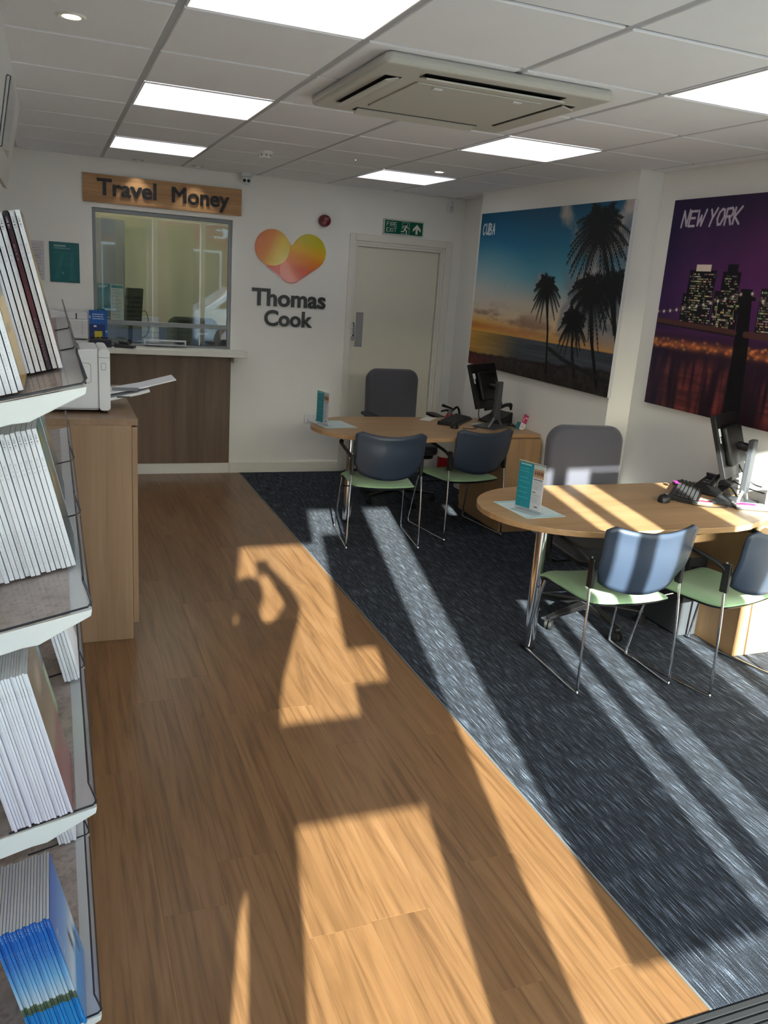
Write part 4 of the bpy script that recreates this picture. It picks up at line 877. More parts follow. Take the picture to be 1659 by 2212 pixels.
for ch in oc2.children:
    if ch.name.startswith('arm_'): ch.location.z -= .06

# ================================================================== things on the desks
ZD = .7303
def monitor(loc, rz, label):
    t = thing('monitor', label, 'monitor', (*loc, ZD), rz, 'black desk monitors')
    TL = math.radians(-19); R = (TL, 0, 0)
    h = obj('panel', MB().prism(rrect(-.185, .185, -.165, .165, .008), -.012, .014, 'y'), BLACK, t, (0, .105, .30), R, bevel=.003)
    obj('screen', B(-.174, .174, .0142, .0152, -.145, .152), mat('dark_screen', (12, 14, 18), .1), h); obj('rear_bulge', MB().prism(rrect(-.13, .13, -.11, .10, .02), -.045, -.0122, 'y'), BLACK, h, bevel=.012); obj('bezel_foot', B(-.06, .06, -.01, .014, -.185, -.1655), BLACK, h, bevel=.003)
    obj('sticker', B(-.172, -.137, -.0128, -.0122, .055, .095), mat('sticker_white', (205, 214, 216), .5), h); obj('sticker', B(-.168, -.153, -.0128, -.0122, .02, .052), mat('sticker_white', (205, 214, 216), .5), h)
    obj('swivel', MB().tube([(0, .004, .30), (0, .058, .305)], .022, 12), BLACK, t, smooth=True)
    obj('column', B(-.035, .035, -.03, .002, .06, .345), DGREY, t, bevel=.006)
    for s in (-1, 1): obj('strut', MB().tube([(s*.03, -.014, .075), (s*.1, -.01, .012)], .009, 6), MGREY, t, smooth=True)
    obj('base', MB().prism(rrect(-.12, .12, -.075, .115, .02), 0, .012), DGREY, t, bevel=.003)
    return t
monitor((2.67, 2.585), math.radians(32), 'black monitor seen from behind on the rear desk'); monitor((2.957, .39), math.radians(31), 'sunlit black monitor seen from behind on the front desk')
kbm = {}
def keyboard(x, y, a, label):
    t = thing('keyboard', label, 'keyboard', (x, y, ZD), a, 'black keyboards')
    obj('body', MB().prism([(-.075, .0), (.075, .0), (.075, .026), (.06, .028), (-.07, .014), (-.075, .01)], -.22, .22, 'x'), BLACK, t, bevel=.003)
    km = MB()
    if 'k' not in kbm:
        kbm['k'] = MB().add([(-.0085, -.0085, 0), (.0085, -.0085, 0), (.0085, .0085, 0), (-.0085, .0085, 0), (-.0065, -.0065, .006), (.0065, -.0065, .006), (.0065, .007, .006), (-.0065, .007, .006)], [(3, 2, 1, 0), (4, 5, 6, 7), (0, 1, 5, 4), (1, 2, 6, 5), (2, 3, 7, 6), (3, 0, 4, 7)]).mesh('key'); kbm['k'].materials.append(mat('key_black', (30, 30, 33), .5))
    for j in range(6):
        for i in range(21):
            if i in (15, 16) and j < 2: continue
            yy = -.055+j*.0205; obj('key', kbm['k'], None, t, (-.2+i*.02, yy, .0165+(yy+.07)/.13*.0145), (math.radians(6.2), 0, 0))
    return t
keyboard(2.462, 2.815, math.radians(48), 'black keyboard on the rear desk'); kb2 = keyboard(2.80, .61, math.radians(44), 'black keyboard with a pink sticker on the front desk')
obj('pink_sticker', B(.06, .12, .035, .06, .0365, .0375), mat('pink_sticker', (232, 40, 150), .5), kb2, rot=(math.radians(6), 0, .3))
def mouse(x, y, a, label):
    t = thing('computer_mouse', label, 'mouse', (x, y, ZD), a, 'black computer mice'); m = MB(); n = 18; vs = []
    prof = [(1.0, 0), (1.02, .008), (.95, .02), (.75, .031), (.4, .037), (.02, .039)]
    for r, z in prof:
        for k in range(n): th = 2*PI*k/n; vs.append((.031*r*math.cos(th), .056*r*math.sin(th)-(.004 if r < .8 else 0), z*(1-.12*math.sin(th))))
    fs = [tuple(range(n))[::-1]]+[(q*n+k, q*n+(k+1) % n, (q+1)*n+(k+1) % n, (q+1)*n+k) for q in range(len(prof)-1) for k in range(n)]+[tuple(range((len(prof)-1)*n, len(prof)*n))]
    obj('shell', m.add(vs, fs), BLACK, t, smooth=True); obj('wheel', MB().lathe([(.006, -.003), (.007, 0), (.006, .003)], (0, .03, .034), 12, 'x'), MGREY, t)
mouse(2.335, 2.565, -.5, 'black mouse beside the keyboard on the rear desk'); mouse(2.545, .485, -.9, 'black mouse beside the keyboard on the front desk')
def cable(label, pts, r=.0028, m=BLACK, name='cable'): tag(obj(name, MB().tube(smooth_path(pts, 6), r, 6), m, smooth=True), label, 'cable')
zc = ZD+.0035
cable('thin mouse cable curving across the front desk', [(2.6, .455, zc+.004), (2.7, .35, zc), (2.82, .33, zc), (2.9, .44, zc)])
cable('thin mouse cable curving across the rear desk', [(2.38, 2.52, zc+.004), (2.44, 2.5, zc), (2.52, 2.56, zc), (2.6, 2.7, zc)])
cable('black power cable hanging behind the rear monitor', [(2.68, 2.66, .93), (2.73, 2.66, .84), (2.74, 2.68, .76), (2.78, 2.72, zc), (2.86, 2.66, zc)], .004)
cable('looped black cable on the rear desk behind the monitor', [(2.62, 2.75, .86), (2.66, 2.8, .76), (2.75, 2.82, zc), (2.8, 2.76, zc), (2.74, 2.72, zc+.012)], .0035)
cable('tangle of black lead beside the leaflet holder on the rear desk', [(2.8, 2.6, zc), (2.84, 2.63, zc+.02), (2.87, 2.58, zc), (2.83, 2.54, zc+.008), (2.8, 2.6, zc+.02), (2.88, 2.5, zc)], .004)
cable('black cable sagging from the sunlit monitor to the wall', [(2.98, .5, .97), (3.02, .46, .88), (3.06, .42, .83), (3.085, .38, .82)], .004)
cable('second black cable sagging lower behind the sunlit monitor', [(2.96, .53, .9), (3.0, .5, .83), (3.05, .44, .8), (3.09, .36, .79)], .004)
cable('black and yellow cable loop on the front desk beside the phone', [(2.93, .62, zc), (2.99, .58, zc+.045), (3.02, .53, zc+.05), (3.03, .47, zc)], .004)
cable('yellow network cable arching behind the front keyboard', [(2.95, .6, zc), (3.0, .56, zc+.035), (3.025, .51, zc+.03), (3.03, .485, zc)], .003, mat('yellow_cable', (190, 150, 40), .5))
def phone(x, y, a, label, up=False):
    t = thing('desk_phone', label, 'telephone', (x, y, ZD), a, 'black desk telephones')
    b = obj('base', MB().prism([(-.11, 0), (.1, 0), (.1, .012), (-.1, .085), (-.11, .08)], -.09, .09, 'x'), BLACK, t, bevel=.005)
    for j in range(4):
        for i in range(3): obj('key', B(.0+i*.024, .017+i*.024, -.006, .006, -.003, .003), MGREY, b, (0, .06-j*.022-.02, .03+.0085*j), (math.radians(-20), 0, 0))
    hs = smooth_path([(-.055, .10, .055), (-.055, .085, .09), (-.055, .03, .118), (-.055, -.05, .142), (-.055, -.105, .135), (-.055, -.125, .108)], 5)
    obj('handset', MB().tube(hs, [.022]*4+[.018]*4+[.014]*10+[.018]*4+[.022]*4, 12), BLACK, t, smooth=True)
    obj('display', B(.005, .08, -.004, .004, -.016, .016), DGREY, b, (0, -.055, .078), (math.radians(-20), 0, 0))
phone(2.985, .62, math.radians(107), 'black telephone with curved handset beside the sunlit monitor'); phone(2.81, 2.82, math.radians(107), 'black telephone behind the rear monitor')
cable('coiled phone cord by the front keyboard', [(2.86+.014*k/8*.9+.006*math.cos(k*1.4), .80-.0015*k+.006*math.sin(k*1.4)*.4, ZD+.011+.008*math.sin(k*1.4)) for k in range(44)], .0022, BLACK, 'coiled_cord')
def holder(x0, y0, x1, y1, img, label):
    d = Vector((x1-x0, y1-y0, 0)); a = math.atan2(d.y, d.x); L = .15
    t = thing('sign_holder', label, 'sign holder', (x0, y0, ZD+.0012), a, 'clear sign holders on the desks')
    obj('stand', MB().box(0, L, -.04, .04, 0, .0025), ACR, t, bevel=.0008); obj('front_sheet', B(0, L, -.0034, -.0014, .0027, .235), ACR, t); obj('back_sheet', B(0, L, .0014, .0034, .0027, .235), ACR, t)
    obj('card', B(.001, L-.001, -.0008, .0008, .018, .23), PAPER, t); sheet('print', L-.002, .212, img, t, (.001, -.0011, .018)); obj('top_edge', B(0, L, -.0034, .0034, .2352, .2366), mat('acrylic_bright_edge', (200, 225, 225), .15), t)
def holder_img(): 
    im = Img(80, 112, (222, 226, 232)); im.rect(0, 0, .57, 1, (26, 150, 168)); im.rect(.06, .03, .47, .055, (170, 225, 228))
    for v in (.13, .2, .33, .42, .55, .66, .78): im.rect(.05, v, random.uniform(.3, .5), v+.009, (120, 205, 210))
    im.rect(.57, 0, 1, .09, (196, 216, 212)); im.rect(.57, .09, 1, .29, (206, 176, 150))
    for u in (.65, .73, .8, .87, .93): im.blob(u, .18, .028, .05, (96, 48, 34), .9)
    im.rect(.6, .31, .95, .33, (50, 54, 60)); im.text_lines(.6, .35, .96, .55, 9, (150, 154, 162), .5); im.rect(.6, .6, .74, .618, (50, 54, 60)); im.text_lines(.6, .64, .95, .85, 10, (165, 168, 175), .4); im.rect(.74, .91, .86, .94, (70, 80, 96)); return im
holder(1.637, .452, 1.69, .312, holder_img(), 'clear sign holder with a teal and white card on the front desk'); holder(1.322, 2.712, 1.362, 2.567, holder_img(), 'clear sign holder seen nearly edge on at the end of the rear desk')
def flat(name, corners, col, label, img=None, cat='paper', z=ZD):
    c = [Vector((*p, 0)) for p in corners]; x = (c[1]-c[0]); w_ = x.length; h = ((c[3]-c[0]).length); a = math.atan2(x.y, x.x)
    t = thing(name, label, cat, (c[0].x, c[0].y, z), a)
    obj('sheet', B(0, w_, 0, h, 0, .0006), mat('paper_%s' % label.split()[0], col, .6), t)
    if img is not None: sheet('print', w_, h, img, t, (0, 0, .0009), (-PI/2, 0, 0))
    return t
im = Img(60, 84, (206, 222, 224)); im.rect(.04, .04, .96, .1, (150, 200, 204)); im.text_lines(.08, .15, .92, .9, 14, (178, 196, 202), .35); im.rect(.04, .92, .96, .96, (150, 200, 204))
flat('desk_mat', [(1.6, .275), (1.815, .285), (1.8, .585), (1.585, .575)], (200, 218, 222), 'pale printed sheet under the sign holder on the front desk', im)
flat('desk_mat', [(1.338, 2.515), (1.575, 2.545), (1.6, 2.84), (1.37, 2.81)], (206, 216, 214), 'white printed sheet under the sign holder on the rear desk', im)
flat('note_paper', [(2.26, 2.84), (2.38, 2.98), (2.28, 3.0), (2.2, 2.9)], (224, 224, 220), 'loose white note on the rear desk beside the keyboard')
flat('note_paper', [(2.58, 2.64), (2.7, 2.7), (2.66, 2.78), (2.55, 2.73)], (216, 218, 222), 'pale note under the rear monitor base')
im = Img(40, 40, (232, 232, 236)); im.poly([(.3, 0), (.55, 0), (.75, 1), (.5, 1)], (206, 60, 80))
flat('red_leaflet', [(2.76, .37), (2.86, .47), (2.80, .55), (2.70, .44)], (230, 230, 232), 'white and red leaflet beneath the front keyboard edge', im)
t = thing('pink_booklet', 'white and pink booklet in a tray before the sunlit monitor', 'booklet', (2.845, .29, ZD), math.radians(-25)); obj('tray', B(0, .17, 0, .09, 0, .012), DGREY, t, bevel=.003); bk = obj('pages', B(.0, .16, .005, .085, .0125, .022), PAPER, t, bevel=.001); obj('cover_band', B(.01, .11, .02, .07, .0222, .0228), mat('pink_print', (226, 40, 120), .4), bk)
t = thing('paper_clip_pile', 'small heap of silver clips beside the pink booklet', 'clips', (3.0, .262, ZD)); 
for k in range(9): obj('clip', MB().tube([(-.012, 0, .001), (.012, 0, .001), (.012, .006, .001), (-.01, .006, .001)], .0012, 5), CHROME, t, (random.uniform(-.015, .02), random.uniform(-.015, .02), .002+.002*k), (random.uniform(-.4, .4), 0, random.uniform(0, 6)))
t = thing('white_box', 'white tissue box at the right edge of the front desk', 'box', (3.035, .222, ZD), .0); obj('carton', B(0, .06, 0, .075, 0, .085), PAPER, t, bevel=.003); obj('tissue', MB().lathe([(.004, .0852), (.022, .1), (.018, .118), (.002, .124)], (.03, .037, 0), 9), mat('tissue_peach', (228, 180, 160), .7), t, smooth=True)
t = thing('leaflet_holder', 'small teal holder with a magenta leaflet on the rear desk by the wall', 'leaflet holder', (2.84, 2.50, ZD), math.radians(20)); hb = obj('wedge', MB().prism([(0, 0), (.07, 0), (.045, .05), (.035, .05)], 0, .05, 'y'), mat('teal_holder', (60, 120, 130), .4), t, bevel=.002)
im = Img(30, 50, (226, 222, 226)); im.rect(0, 0, 1, .55, (156, 34, 84)); im.blob(.3, .35, .15, .15, (220, 170, 150)); im.rect(.55, .15, .9, .25, (236, 200, 214)); im.text_lines(.1, .62, .9, .9, 5, (150, 130, 150), .4)
lf = obj('leaflet', B(0, .06, 0, .0012, 0, .12), PAPER, t, (-.012, -.012, .01), (0, math.radians(22), 0)); sheet('print', .06, .12, im, lf, (0, -.0005, 0))
t = thing('fire_extinguisher', 'red fire extinguisher standing in the rear alcove', 'fire extinguisher', (2.985, 3.98, .002)); obj('cylinder', MB().lathe([(.07, 0), (.078, .02), (.078, .5), (.066, .55), (.035, .585), (.025, .6)], n=28), RED, t, smooth=True); obj('neck', MB().lathe([(.024, .6002), (.024, .64)], n=14), STEEL, t); obj('lever', MB().prism([(-.09, .665), (.02, .64), (.02, .655), (-.08, .69)], -.012, .012, 'y'), BLACK, t, bevel=.003); obj('carry_handle', MB().tube(smooth_path([(.015, 0, .63), (-.05, 0, .63), (-.09, 0, .62)]), .009, 8), BLACK, t, smooth=True); obj('hose', MB().tube(smooth_path([(.02, 0, .625), (.07, 0, .66), (.1, 0, .58), (.098, 0, .35)]), .011, 8), BLACK, t, smooth=True); obj('label_band', MB().lathe([(.0785, .2), (.0785, .36)], n=28), mat('extinguisher_label', (225, 220, 205), .5), t)

# ================================================================== brochure rack along the left wall
TH = math.radians(13); RY0, RY1 = -1.36, .50; LX = -.345
TIERS = [1.955, 1.524, 1.112, .69, .175]       # height of each front lip
ct, st_ = math.cos(TH), math.sin(TH)
def onbase(i, s, h=0.0): return (LX-s*ct-h*st_, TIERS[i]-s*st_+h*ct)     # s back from the lip along the tray floor, h up along a leaning brochure
rack = thing('brochure_rack', 'tall brochure rack with tilted white shelves and clear trays along the left wall', 'rack', (0, 0, 0))
obj('back_board', B(-.66, -.645, RY0+.02, RY1, .04, 2.05), RACKW, rack, bevel=.002)
for y in (RY0+.05, RY1-.08): obj('upright', B(-.7, -.6605, y, y+.05, .0, 2.05), WHITEM, rack, bevel=.003)
obj('base', B(-.70, -.42, RY0+.03, RY1, 0.001, .035), WHITEM, rack, bevel=.003)
hdp = [(-.470, 2.215), (-.522, 1.945), (-.535, 1.948), (-.483, 2.22)]
obj('header_board', MB().prism(hdp[::-1], RY0, RY1, 'y'), mat('header_white_shaded', (150, 150, 148), .5), rack); obj('header_arm', B(-.645, -.534, RY1-.09, RY1-.06, 2.0, 2.04), WHITEM, rack); obj('header_arm', B(-.645, -.534, RY0+.06, RY0+.09, 2.0, 2.04), WHITEM, rack)  # white header board; the grey colour stands in for its poor light
for i, z in enumerate(TIERS[1:], 1):
    a = onbase(i, .0, -.006); b_ = onbase(i, .30, -.006)
    prof = [(a[0]+.004, a[1]-.001), (b_[0], b_[1]), (b_[0], b_[1]-.05), (a[0]-.118, a[1]-.068), (a[0]-.09, a[1]-.064), (a[0]+.002, a[1]-.014)]
    sh_ = obj('shelf', MB().prism(prof[::-1], RY0, RY1, 'y'), WHITEM, rack, bevel=.002)
    obj('shelf_liner', MB().prism([onbase(i, .035, -.0057), onbase(i, .035, -.0045), onbase(i, .3, -.0045), onbase(i, .3, -.0057)], RY0+.002, RY1-.002, 'y'), RACKW, sh_)
    nb = 3; W_ = (RY1-RY0)/nb
    for k in range(nb):
        y0 = RY0+.004+k*W_; y1 = y0+W_-.012
        f0, f1, g1 = onbase(i, -.002, -.003), onbase(i, .27, -.003), onbase(i, -.002, .055)
        floor_ = [f0, f1, onbase(i, .27, 0), onbase(i, .001, 0)]
        tr = obj('tray', MB().prism(floor_[::-1], y0, y1, 'y'), ACR, rack)
        obj('front_lip', MB().prism([onbase(i, -.002, -.003), onbase(i, -.005, -.003), onbase(i, -.005, .055), onbase(i, -.002, .055)][::-1], y0, y1, 'y'), ACR, tr)
        c0, c1, c2 = onbase(i, -.0035, .056), onbase(i, -.0035, -.002), onbase(i, .16, -.002)
        pts = [(c0[0], y1, c0[1]), (c0[0], y0+.006, c0[1]), (c0[0], y0, c0[1]-.005), (c1[0]+.001, y0, c1[1]+.008), (c1[0]-.006, y0, c1[1]-.001), (c2[0], y0, c2[1])]
        obj('tray_rim', MB().tube(pts, .0021, 6), ACRD, tr, smooth=True)
        obj('tray_rim', MB().tube([(c1[0], y0+.004, c1[1]-.001), (c1[0], y1, c1[1]-.001)], .0018, 6), ACRD, tr, smooth=True)
# an empty clear tray under the header
e0, e1 = (-.448, 2.05), (-.470, 1.925)
tr = obj('upper_tray', MB().prism([(e0[0], e0[1]), (e1[0], e1[1]), (e1[0]-.006, e1[1]), (e0[0]-.006, e0[1])], -1.0, -.75, 'y'), ACR, rack)
obj('tray_rim', MB().tube([(e0[0]-.008, -1.0, e0[1]+.001), (e0[0]-.001, -1.0, e0[1]), (e1[0], -1.0, e1[1]), (e1[0]-.03, -1.0, e1[1]-.006)], .0016, 6), ACRD, tr)
obj('tray_rim', MB().tube([(e0[0]-.008, -1.0, e0[1]), (e1[0]-.006, -1.0, e1[1])], .0016, 6), ACRD, tr)
# ---- brochures: slot 0 paper and spine, slot 1 cover
def spine_mat(name, base, ink, bands, marks=True):
    """pale spine: printed colour bands by height and small grey lettering in runs"""
    m, t, b = nodes(name); tc = N(t, 'ShaderNodeTexCoord'); sp = N(t, 'ShaderNodeSeparateXYZ'); t.links.new(tc.outputs['Object'], sp.inputs[0])
    mr = N(t, 'ShaderNodeMapRange'); mr.inputs[2].default_value = .3; t.links.new(sp.outputs['Z'], mr.inputs[0])
    r = ramp(t, bands); t.links.new(mr.outputs[0], r.inputs[0]); out = r.outputs[0]
    if marks:
        mp = N(t, 'ShaderNodeMapping'); mp.inputs['Scale'].default_value = (1, 1, 330); t.links.new(tc.outputs['Object'], mp.inputs[0])
        n = N(t, 'ShaderNodeTexNoise', noise_dimensions='1D'); n.inputs['Scale'].default_value = 1
        s3 = N(t, 'ShaderNodeSeparateXYZ'); t.links.new(mp.outputs[0], s3.inputs[0]); t.links.new(s3.outputs['Z'], n.inputs['W'])
        g1 = N(t, 'ShaderNodeMath', operation='GREATER_THAN'); g1.inputs[1].default_value = .5; t.links.new(n.outputs['Fac'], g1.inputs[0])
        r2 = ramp(t, [(0, (0, 0, 0)), (.04, (0, 0, 0)), (.05, (120, 120, 120)), (.33, (120, 120, 120)), (.34, (0, 0, 0)), (.68, (0, 0, 0)), (.69, (150, 150, 150)), (.78, (150, 150, 150)), (.79, (0, 0, 0)), (.87, (0, 0, 0)), (.88, (230, 230, 230)), (.94, (230, 230, 230)), (.95, (0, 0, 0)), (1, (0, 0, 0))]); r2.color_ramp.interpolation = 'CONSTANT'; t.links.new(mr.outputs[0], r2.inputs[0])
        m1 = N(t, 'ShaderNodeMath', operation='MULTIPLY'); t.links.new(g1.outputs[0], m1.inputs[0]); t.links.new(r2.outputs[0], m1.inputs[1])
        ab = N(t, 'ShaderNodeMath', operation='ADD'); ab.inputs[1].default_value = .005; t.links.new(sp.outputs['X'], ab.inputs[0]); a2 = N(t, 'ShaderNodeMath', operation='ABSOLUTE'); t.links.new(ab.outputs[0], a2.inputs[0])
        l1 = N(t, 'ShaderNodeMath', operation='LESS_THAN'); l1.inputs[1].default_value = .0016; t.links.new(a2.outputs[0], l1.inputs[0]); m2 = N(t, 'ShaderNodeMath', operation='MULTIPLY'); t.links.new(m1.outputs[0], m2.inputs[0]); t.links.new(l1.outputs[0], m2.inputs[1])
        mx = N(t, 'ShaderNodeMix', data_type='RGBA'); mx.inputs[7].default_value = S(ink); t.links.new(m2.outputs[0], mx.inputs[0]); t.links.new(out, mx.inputs[6]); out = mx.outputs[2]
    t.links.new(out, b.inputs['Base Color']); b.inputs['Roughness'].default_value = .4
    return m
WS = spine_mat('white_spine', None, (120, 118, 130), [(0, (240, 243, 250)), (1, (244, 246, 252))])
MS = spine_mat('magazine_spine', None, (110, 104, 112), [(0, (238, 238, 246)), (1, (244, 245, 250))])
PS = spine_mat('pamphlet_spine', None, (170, 166, 180), [(0, (228, 225, 240)), (1, (240, 243, 252))])
BS = spine_mat('blue_spine', None, (190, 215, 240), [(0, (40, 150, 226)), (.24, (30, 140, 220)), (.25, (78, 96, 70)), (.31, (96, 112, 84)), (.32, (206, 224, 238)), (.5, (130, 190, 236)), (.7, (60, 130, 214)), (.9, (40, 110, 206)), (1, (40, 100, 190))], True)
DKG = mat('brochure_dark_edge', (40, 34, 48), .5)
covers = {}
def cover_mat(name, im):
    return (name, im)
def c_sunset():
    im = Img(40, 56, (120, 110, 100)); im.vgrad([(0, (110, 100, 96)), (.2, (150, 120, 80)), (.45, (190, 170, 90)), (.6, (96, 84, 80)), (.7, (130, 70, 84)), (1, (120, 84, 100))]); im.text_lines(.05, .2, .3, .6, 5, (206, 70, 40), .7); im.blob(.25, .75, .1, .05, (226, 150, 40)); return im
def c_teal():
    im = Img(40, 56, (60, 120, 130)); im.vgrad([(0, (70, 130, 140)), (.3, (90, 130, 134)), (.5, (120, 110, 90)), (.7, (70, 84, 80)), (1, (40, 70, 84))]); im.blob(.3, .12, .12, .07, (226, 170, 60)); im.blob(.35, .4, .16, .12, (196, 170, 140)); return im
def c_sea():
    im = Img(40, 56); im.vgrad([(0, (96, 150, 180)), (.35, (110, 176, 206)), (.5, (70, 110, 120)), (.62, (150, 170, 140)), (1, (170, 190, 150))]); im.blob(.35, .15, .12, .1, (50, 56, 60)); im.poly([(0, .62), (.5, .5), (1, .52), (1, .58), (.5, .58), (0, .72)], (26, 28, 32)); return im
def c_rock():
    im = Img(40, 56); im.vgrad([(0, (140, 132, 120)), (.3, (120, 110, 96)), (.55, (150, 130, 110)), (.65, (120, 46, 40)), (1, (130, 52, 44))]); im.blob(.5, .2, .3, .1, (176, 164, 150)); return im
def c_blue():
    im = Img(40, 56); im.vgrad([(0, (64, 110, 190)), (.4, (120, 160, 214)), (.62, (196, 206, 220)), (.7, (150, 190, 226)), (.72, (30, 130, 206)), (1, (26, 110, 186))]); im.blob(.55, .58, .05, .08, (40, 50, 60)); im.blob(.8, .74, .05, .09, (24, 50, 80)); im.text_lines(.1, .2, .2, .5, 5, (150, 185, 225), .4); return im
def c_yellow():
    im = Img(40, 56); im.vgrad([(0, (120, 116, 110)), (.35, (90, 88, 92)), (.4, (214, 172, 84)), (1, (222, 186, 110))]); im.blob(.4, .6, .2, .03, (170, 130, 70)); return im
def brochure_mesh(t_, wd, h):
    m = MB().box(-t_, 0, 0, wd, 0, h); m.m = [0, 1, 0, 1, 0, 0]
    return m.mesh('brochure')
PM = {}
def brochures(name, label, tier, y0, s0, n, pitch, spine, cover, h=.297, fill=.84, wd=.21, group=None, lean=0.0, jit=.004, odd=None):
    me = brochure_mesh(pitch*fill, wd, h); me.materials.append(spine); me.materials.append(mat('page_edges', (196, 198, 200), .7, var=.1, scale=600))
    me2 = None
    for k in range(n):
        x, z = onbase(tier, s0+k*pitch, .0012)
        lb = label[0] if k == 0 else label[1]
        t = bpy.data.objects.new(name, me if not (odd and k in odd) else me.copy()); COL.objects.link(t)
        if odd and k in odd:
            t.data.materials[0] = odd[k]; lb = 'dark red spined magazine third from the sunset cover' if k == 2 else 'dark red spined magazine farther back in the sunset row'
        t.location = (x, y0+random.uniform(-jit, jit), z+random.uniform(0, .002)); t.rotation_euler = (0, -TH+lean*k, 0); tag(t, lb, 'brochure', group)
        if k == 0 and cover is not None: sheet('cover_print', wd-.001, h-.001, cover, t, (.0007, .0005, .0005), (0, 0, PI/2), PGLOSS)
G2, G3, G4, G5 = 'magazines in the top full tier', 'brochures in the second full tier', 'brochures in the third full tier', 'blue brochures in the lowest tier'
DS = spine_mat('dark_spine', None, (200, 190, 200), [(0, (40, 30, 46)), (.5, (84, 18, 40)), (1, (24, 22, 28))])
brochures('brochure', ('front magazine with a sunset cover in the highest filled rack tier', 'white spined magazine in the row behind the sunset cover, highest filled rack tier'), 1, -1.1, .03, 11, .0106, MS, c_sunset(), group=G2, fill=.76, odd={2: DS, 7: DS})
brochures('brochure', ('front magazine with a yellow lower cover, nearer stack of the highest filled tier', 'white spined magazine behind the yellow cover, nearer stack of the highest filled tier'), 1, -1.33, .098, 7, .0098, WS, c_yellow(), h=.25, group=G2)
brochures('brochure', ('front brochure with a teal cover in the rack tier level with the cabinet top', 'white spined brochure in the row of the rack tier level with the cabinet top'), 2, -1.12, .016, 16, .0102, WS, c_teal(), group=G3, lean=.0)
brochures('brochure', ('front brochure with a teal beach cover in the farther stack of the second tier', 'grey spined brochure in the farther stack of the second tier'), 2, -.62, .03, 16, .010, PS, c_teal(), h=.305, group=G3)
brochures('brochure', ('front pamphlet with a rocky red cover in the third rack tier from the floor up', 'pale thin pamphlet in the dense stack of the third rack tier'), 3, -1.36, .04, 22, .0052, PS, c_rock(), h=.315, group=G4)
brochures('brochure', ('front brochure with a sea and green cover between the stacks of the third tier', 'thin brochure behind the sea cover in the third tier'), 3, -1.12, .066, 4, .006, WS, c_sea(), h=.3, group=G4)
brochures('brochure', ('foremost white brochure of the farther stack in the third tier', 'white spined brochure of the farther stack in the third tier'), 3, -.80, .006, 5, .0085, WS, None, group=G4)
brochures('brochure', ('front brochure with a figure on a blue cover in the lowest rack tier', 'blue spined brochure in the lowest rack tier'), 4, -1.37, .026, 17, .0064, BS, c_blue(), h=.29, group=G5)
brochures('brochure', ('front white booklet of the farther stack in the lowest rack tier', 'white booklet of the farther stack in the lowest rack tier'), 4, -.75, .03, 6, .008, WS, None, h=.3, group=G5)

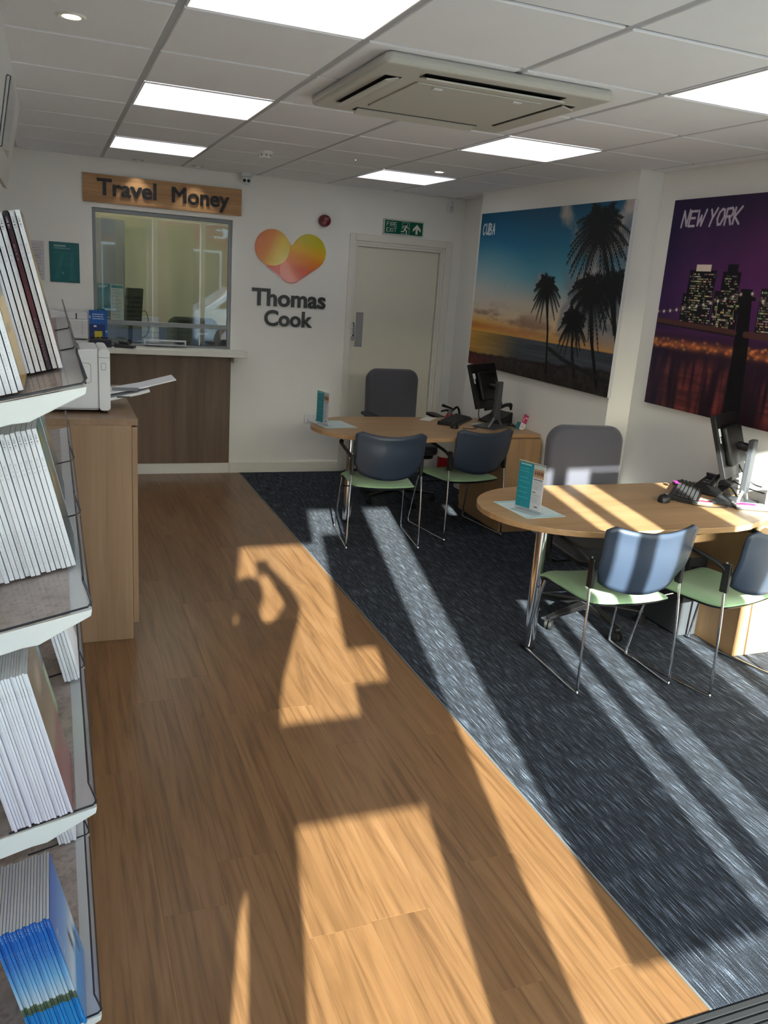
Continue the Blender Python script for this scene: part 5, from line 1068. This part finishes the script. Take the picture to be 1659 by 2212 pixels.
# ================================================================== the photographer in the entrance, whose shadow falls on the floor
def person():
    t = thing('person', 'person in dark clothes standing in the entrance holding up a phone', 'person', (0, 0, 0))
    X, Y = -.415, -3.03
    V = [(X, Y, .96), (X, Y, 1.12), (X, Y+.005, 1.32), (X, Y, 1.46), (X-.01, Y, 1.55), (X-.03, Y+.01, 1.62), (X-.035, Y+.015, 1.70), (X-.035, Y+.01, 1.76),       # 0-7 spine, neck, head
         (X+.085, Y, .90), (X+.085, Y+.005, .51), (X+.082, Y-.005, .10), (X+.118, Y+.04, .05), (X+.125, Y+.14, .035),                                              # 8-12 right leg
         (X-.1, Y, .90), (X-.105, Y+.005, .51), (X-.108, Y-.005, .10), (X-.135, Y+.04, .05), (X-.14, Y+.14, .035),                                                 # 13-17 left leg
         (X+.14, Y, 1.47), (X+.235, Y+.045, 1.615), (X+.12, Y+.07, 1.79), (X+.07, Y+.085, 1.84),                                                                    # 18-21 right arm
         (X-.16, Y, 1.45), (X-.21, Y+.03, 1.18), (X-.19, Y+.06, .95), (X-.185, Y+.07, .88)]                                                                       # 22-25 left arm
    E_ = [(0, 1), (1, 2), (2, 3), (3, 4), (4, 5), (5, 6), (6, 7), (0, 8), (8, 9), (9, 10), (10, 11), (11, 12), (0, 13), (13, 14), (14, 15), (15, 16), (16, 17), (3, 18), (18, 19), (19, 20), (20, 21), (3, 22), (22, 23), (23, 24), (24, 25)]
    R = {0: .13, 1: .125, 2: .145, 3: .12, 4: .055, 5: .078, 6: .088, 7: .07, 8: .09, 9: .072, 10: .06, 11: .045, 12: .035, 13: .09, 14: .072, 15: .06, 16: .045, 17: .035, 18: .075, 19: .05, 20: .03, 21: .03, 22: .06, 23: .043, 24: .03, 25: .03}
    me = bpy.data.meshes.new('body'); me.from_pydata(V, E_, []); o = bpy.data.objects.new('body', me); COL.objects.link(o); o.parent = t; me.materials.append(mat('dark_clothes', (38, 42, 54), .8))
    sk = o.modifiers.new('skin', 'SKIN'); sk.use_smooth_shade = True
    for i, v in enumerate(me.skin_vertices[0].data): v.radius = (R[i], R[i]*(.75 if i < 4 else 1)); v.use_root = (i == 0)
    o.modifiers.new('sub', 'SUBSURF').render_levels = 2
    skin = mat('skin', (200, 150, 124), .5)
    hd = obj('face', MB().lathe([(.03, -.1), (.06, -.07), (.072, -.02), (.076, .03), (.06, .085), (.02, .105), (.001, .107)], (X-.035, Y+.03, 1.67), 18), skin, t, smooth=True)
    obj('hair', MB().lathe([(.084, -.02), (.09, .03), (.075, .09), (.03, .12), (.001, .123)], (X-.035, Y+.005, 1.675), 18), mat('brown_hair', (50, 36, 28), .7), t, smooth=True)
    obj('nose', MB().lathe([(.012, 0), (.008, .018), (.001, .024)], (X-.035, Y+.103, 1.66), 10, 'y'), skin, hd)
    for s in (-1, 1): obj('eye', MB().lathe([(.009, 0), (.006, .004), (.001, .005)], (X-.035+s*.03, Y+.098, 1.695), 10, 'y'), BLACK, hd); obj('ear', MB().lathe([(.008, -.022), (.016, 0), (.008, .022)], (X-.035+s*.077, Y+.02, 1.67), 10), skin, hd)
    obj('mouth', B(X-.055, X-.015, Y+.096, Y+.1, 1.625, 1.632), mat('lips', (160, 90, 84), .5), hd)
    hn = obj('hand', MB().lathe([(.016, -.03), (.03, -.02), (.034, .02), (.024, .045), (.005, .05)], (X+.078, Y+.085, 1.825), 14), skin, t, smooth=True)
    for k in range(4): obj('finger', MB().tube(smooth_path([(X+.085-.006*k, Y+.1, 1.79+.02*k), (X+.068-.006*k, Y+.122, 1.79+.02*k), (X+.045-.004*k, Y+.118, 1.79+.02*k)], 4), .0085, 8), skin, hn, smooth=True)
    obj('thumb', MB().tube(smooth_path([(X+.08, Y+.09, 1.78), (X+.055, Y+.095, 1.77), (X+.03, Y+.1, 1.78)], 4), .0095, 8), skin, hn, smooth=True)
    p = thing('phone', 'black phone held up in the hand of the person at the entrance', 'phone', (CAMP.x, CAMP.y-.024, CAMP.z-.055)); obj('case', MB().prism(rrect(-.034, .034, -.07, .07, .008), -.004, .004, 'y'), BLACK, p, bevel=.002); obj('glass', B(-.031, .031, -.0052, -.0042, -.066, .066), mat('phone_screen', (14, 16, 20), .1), p)
person()
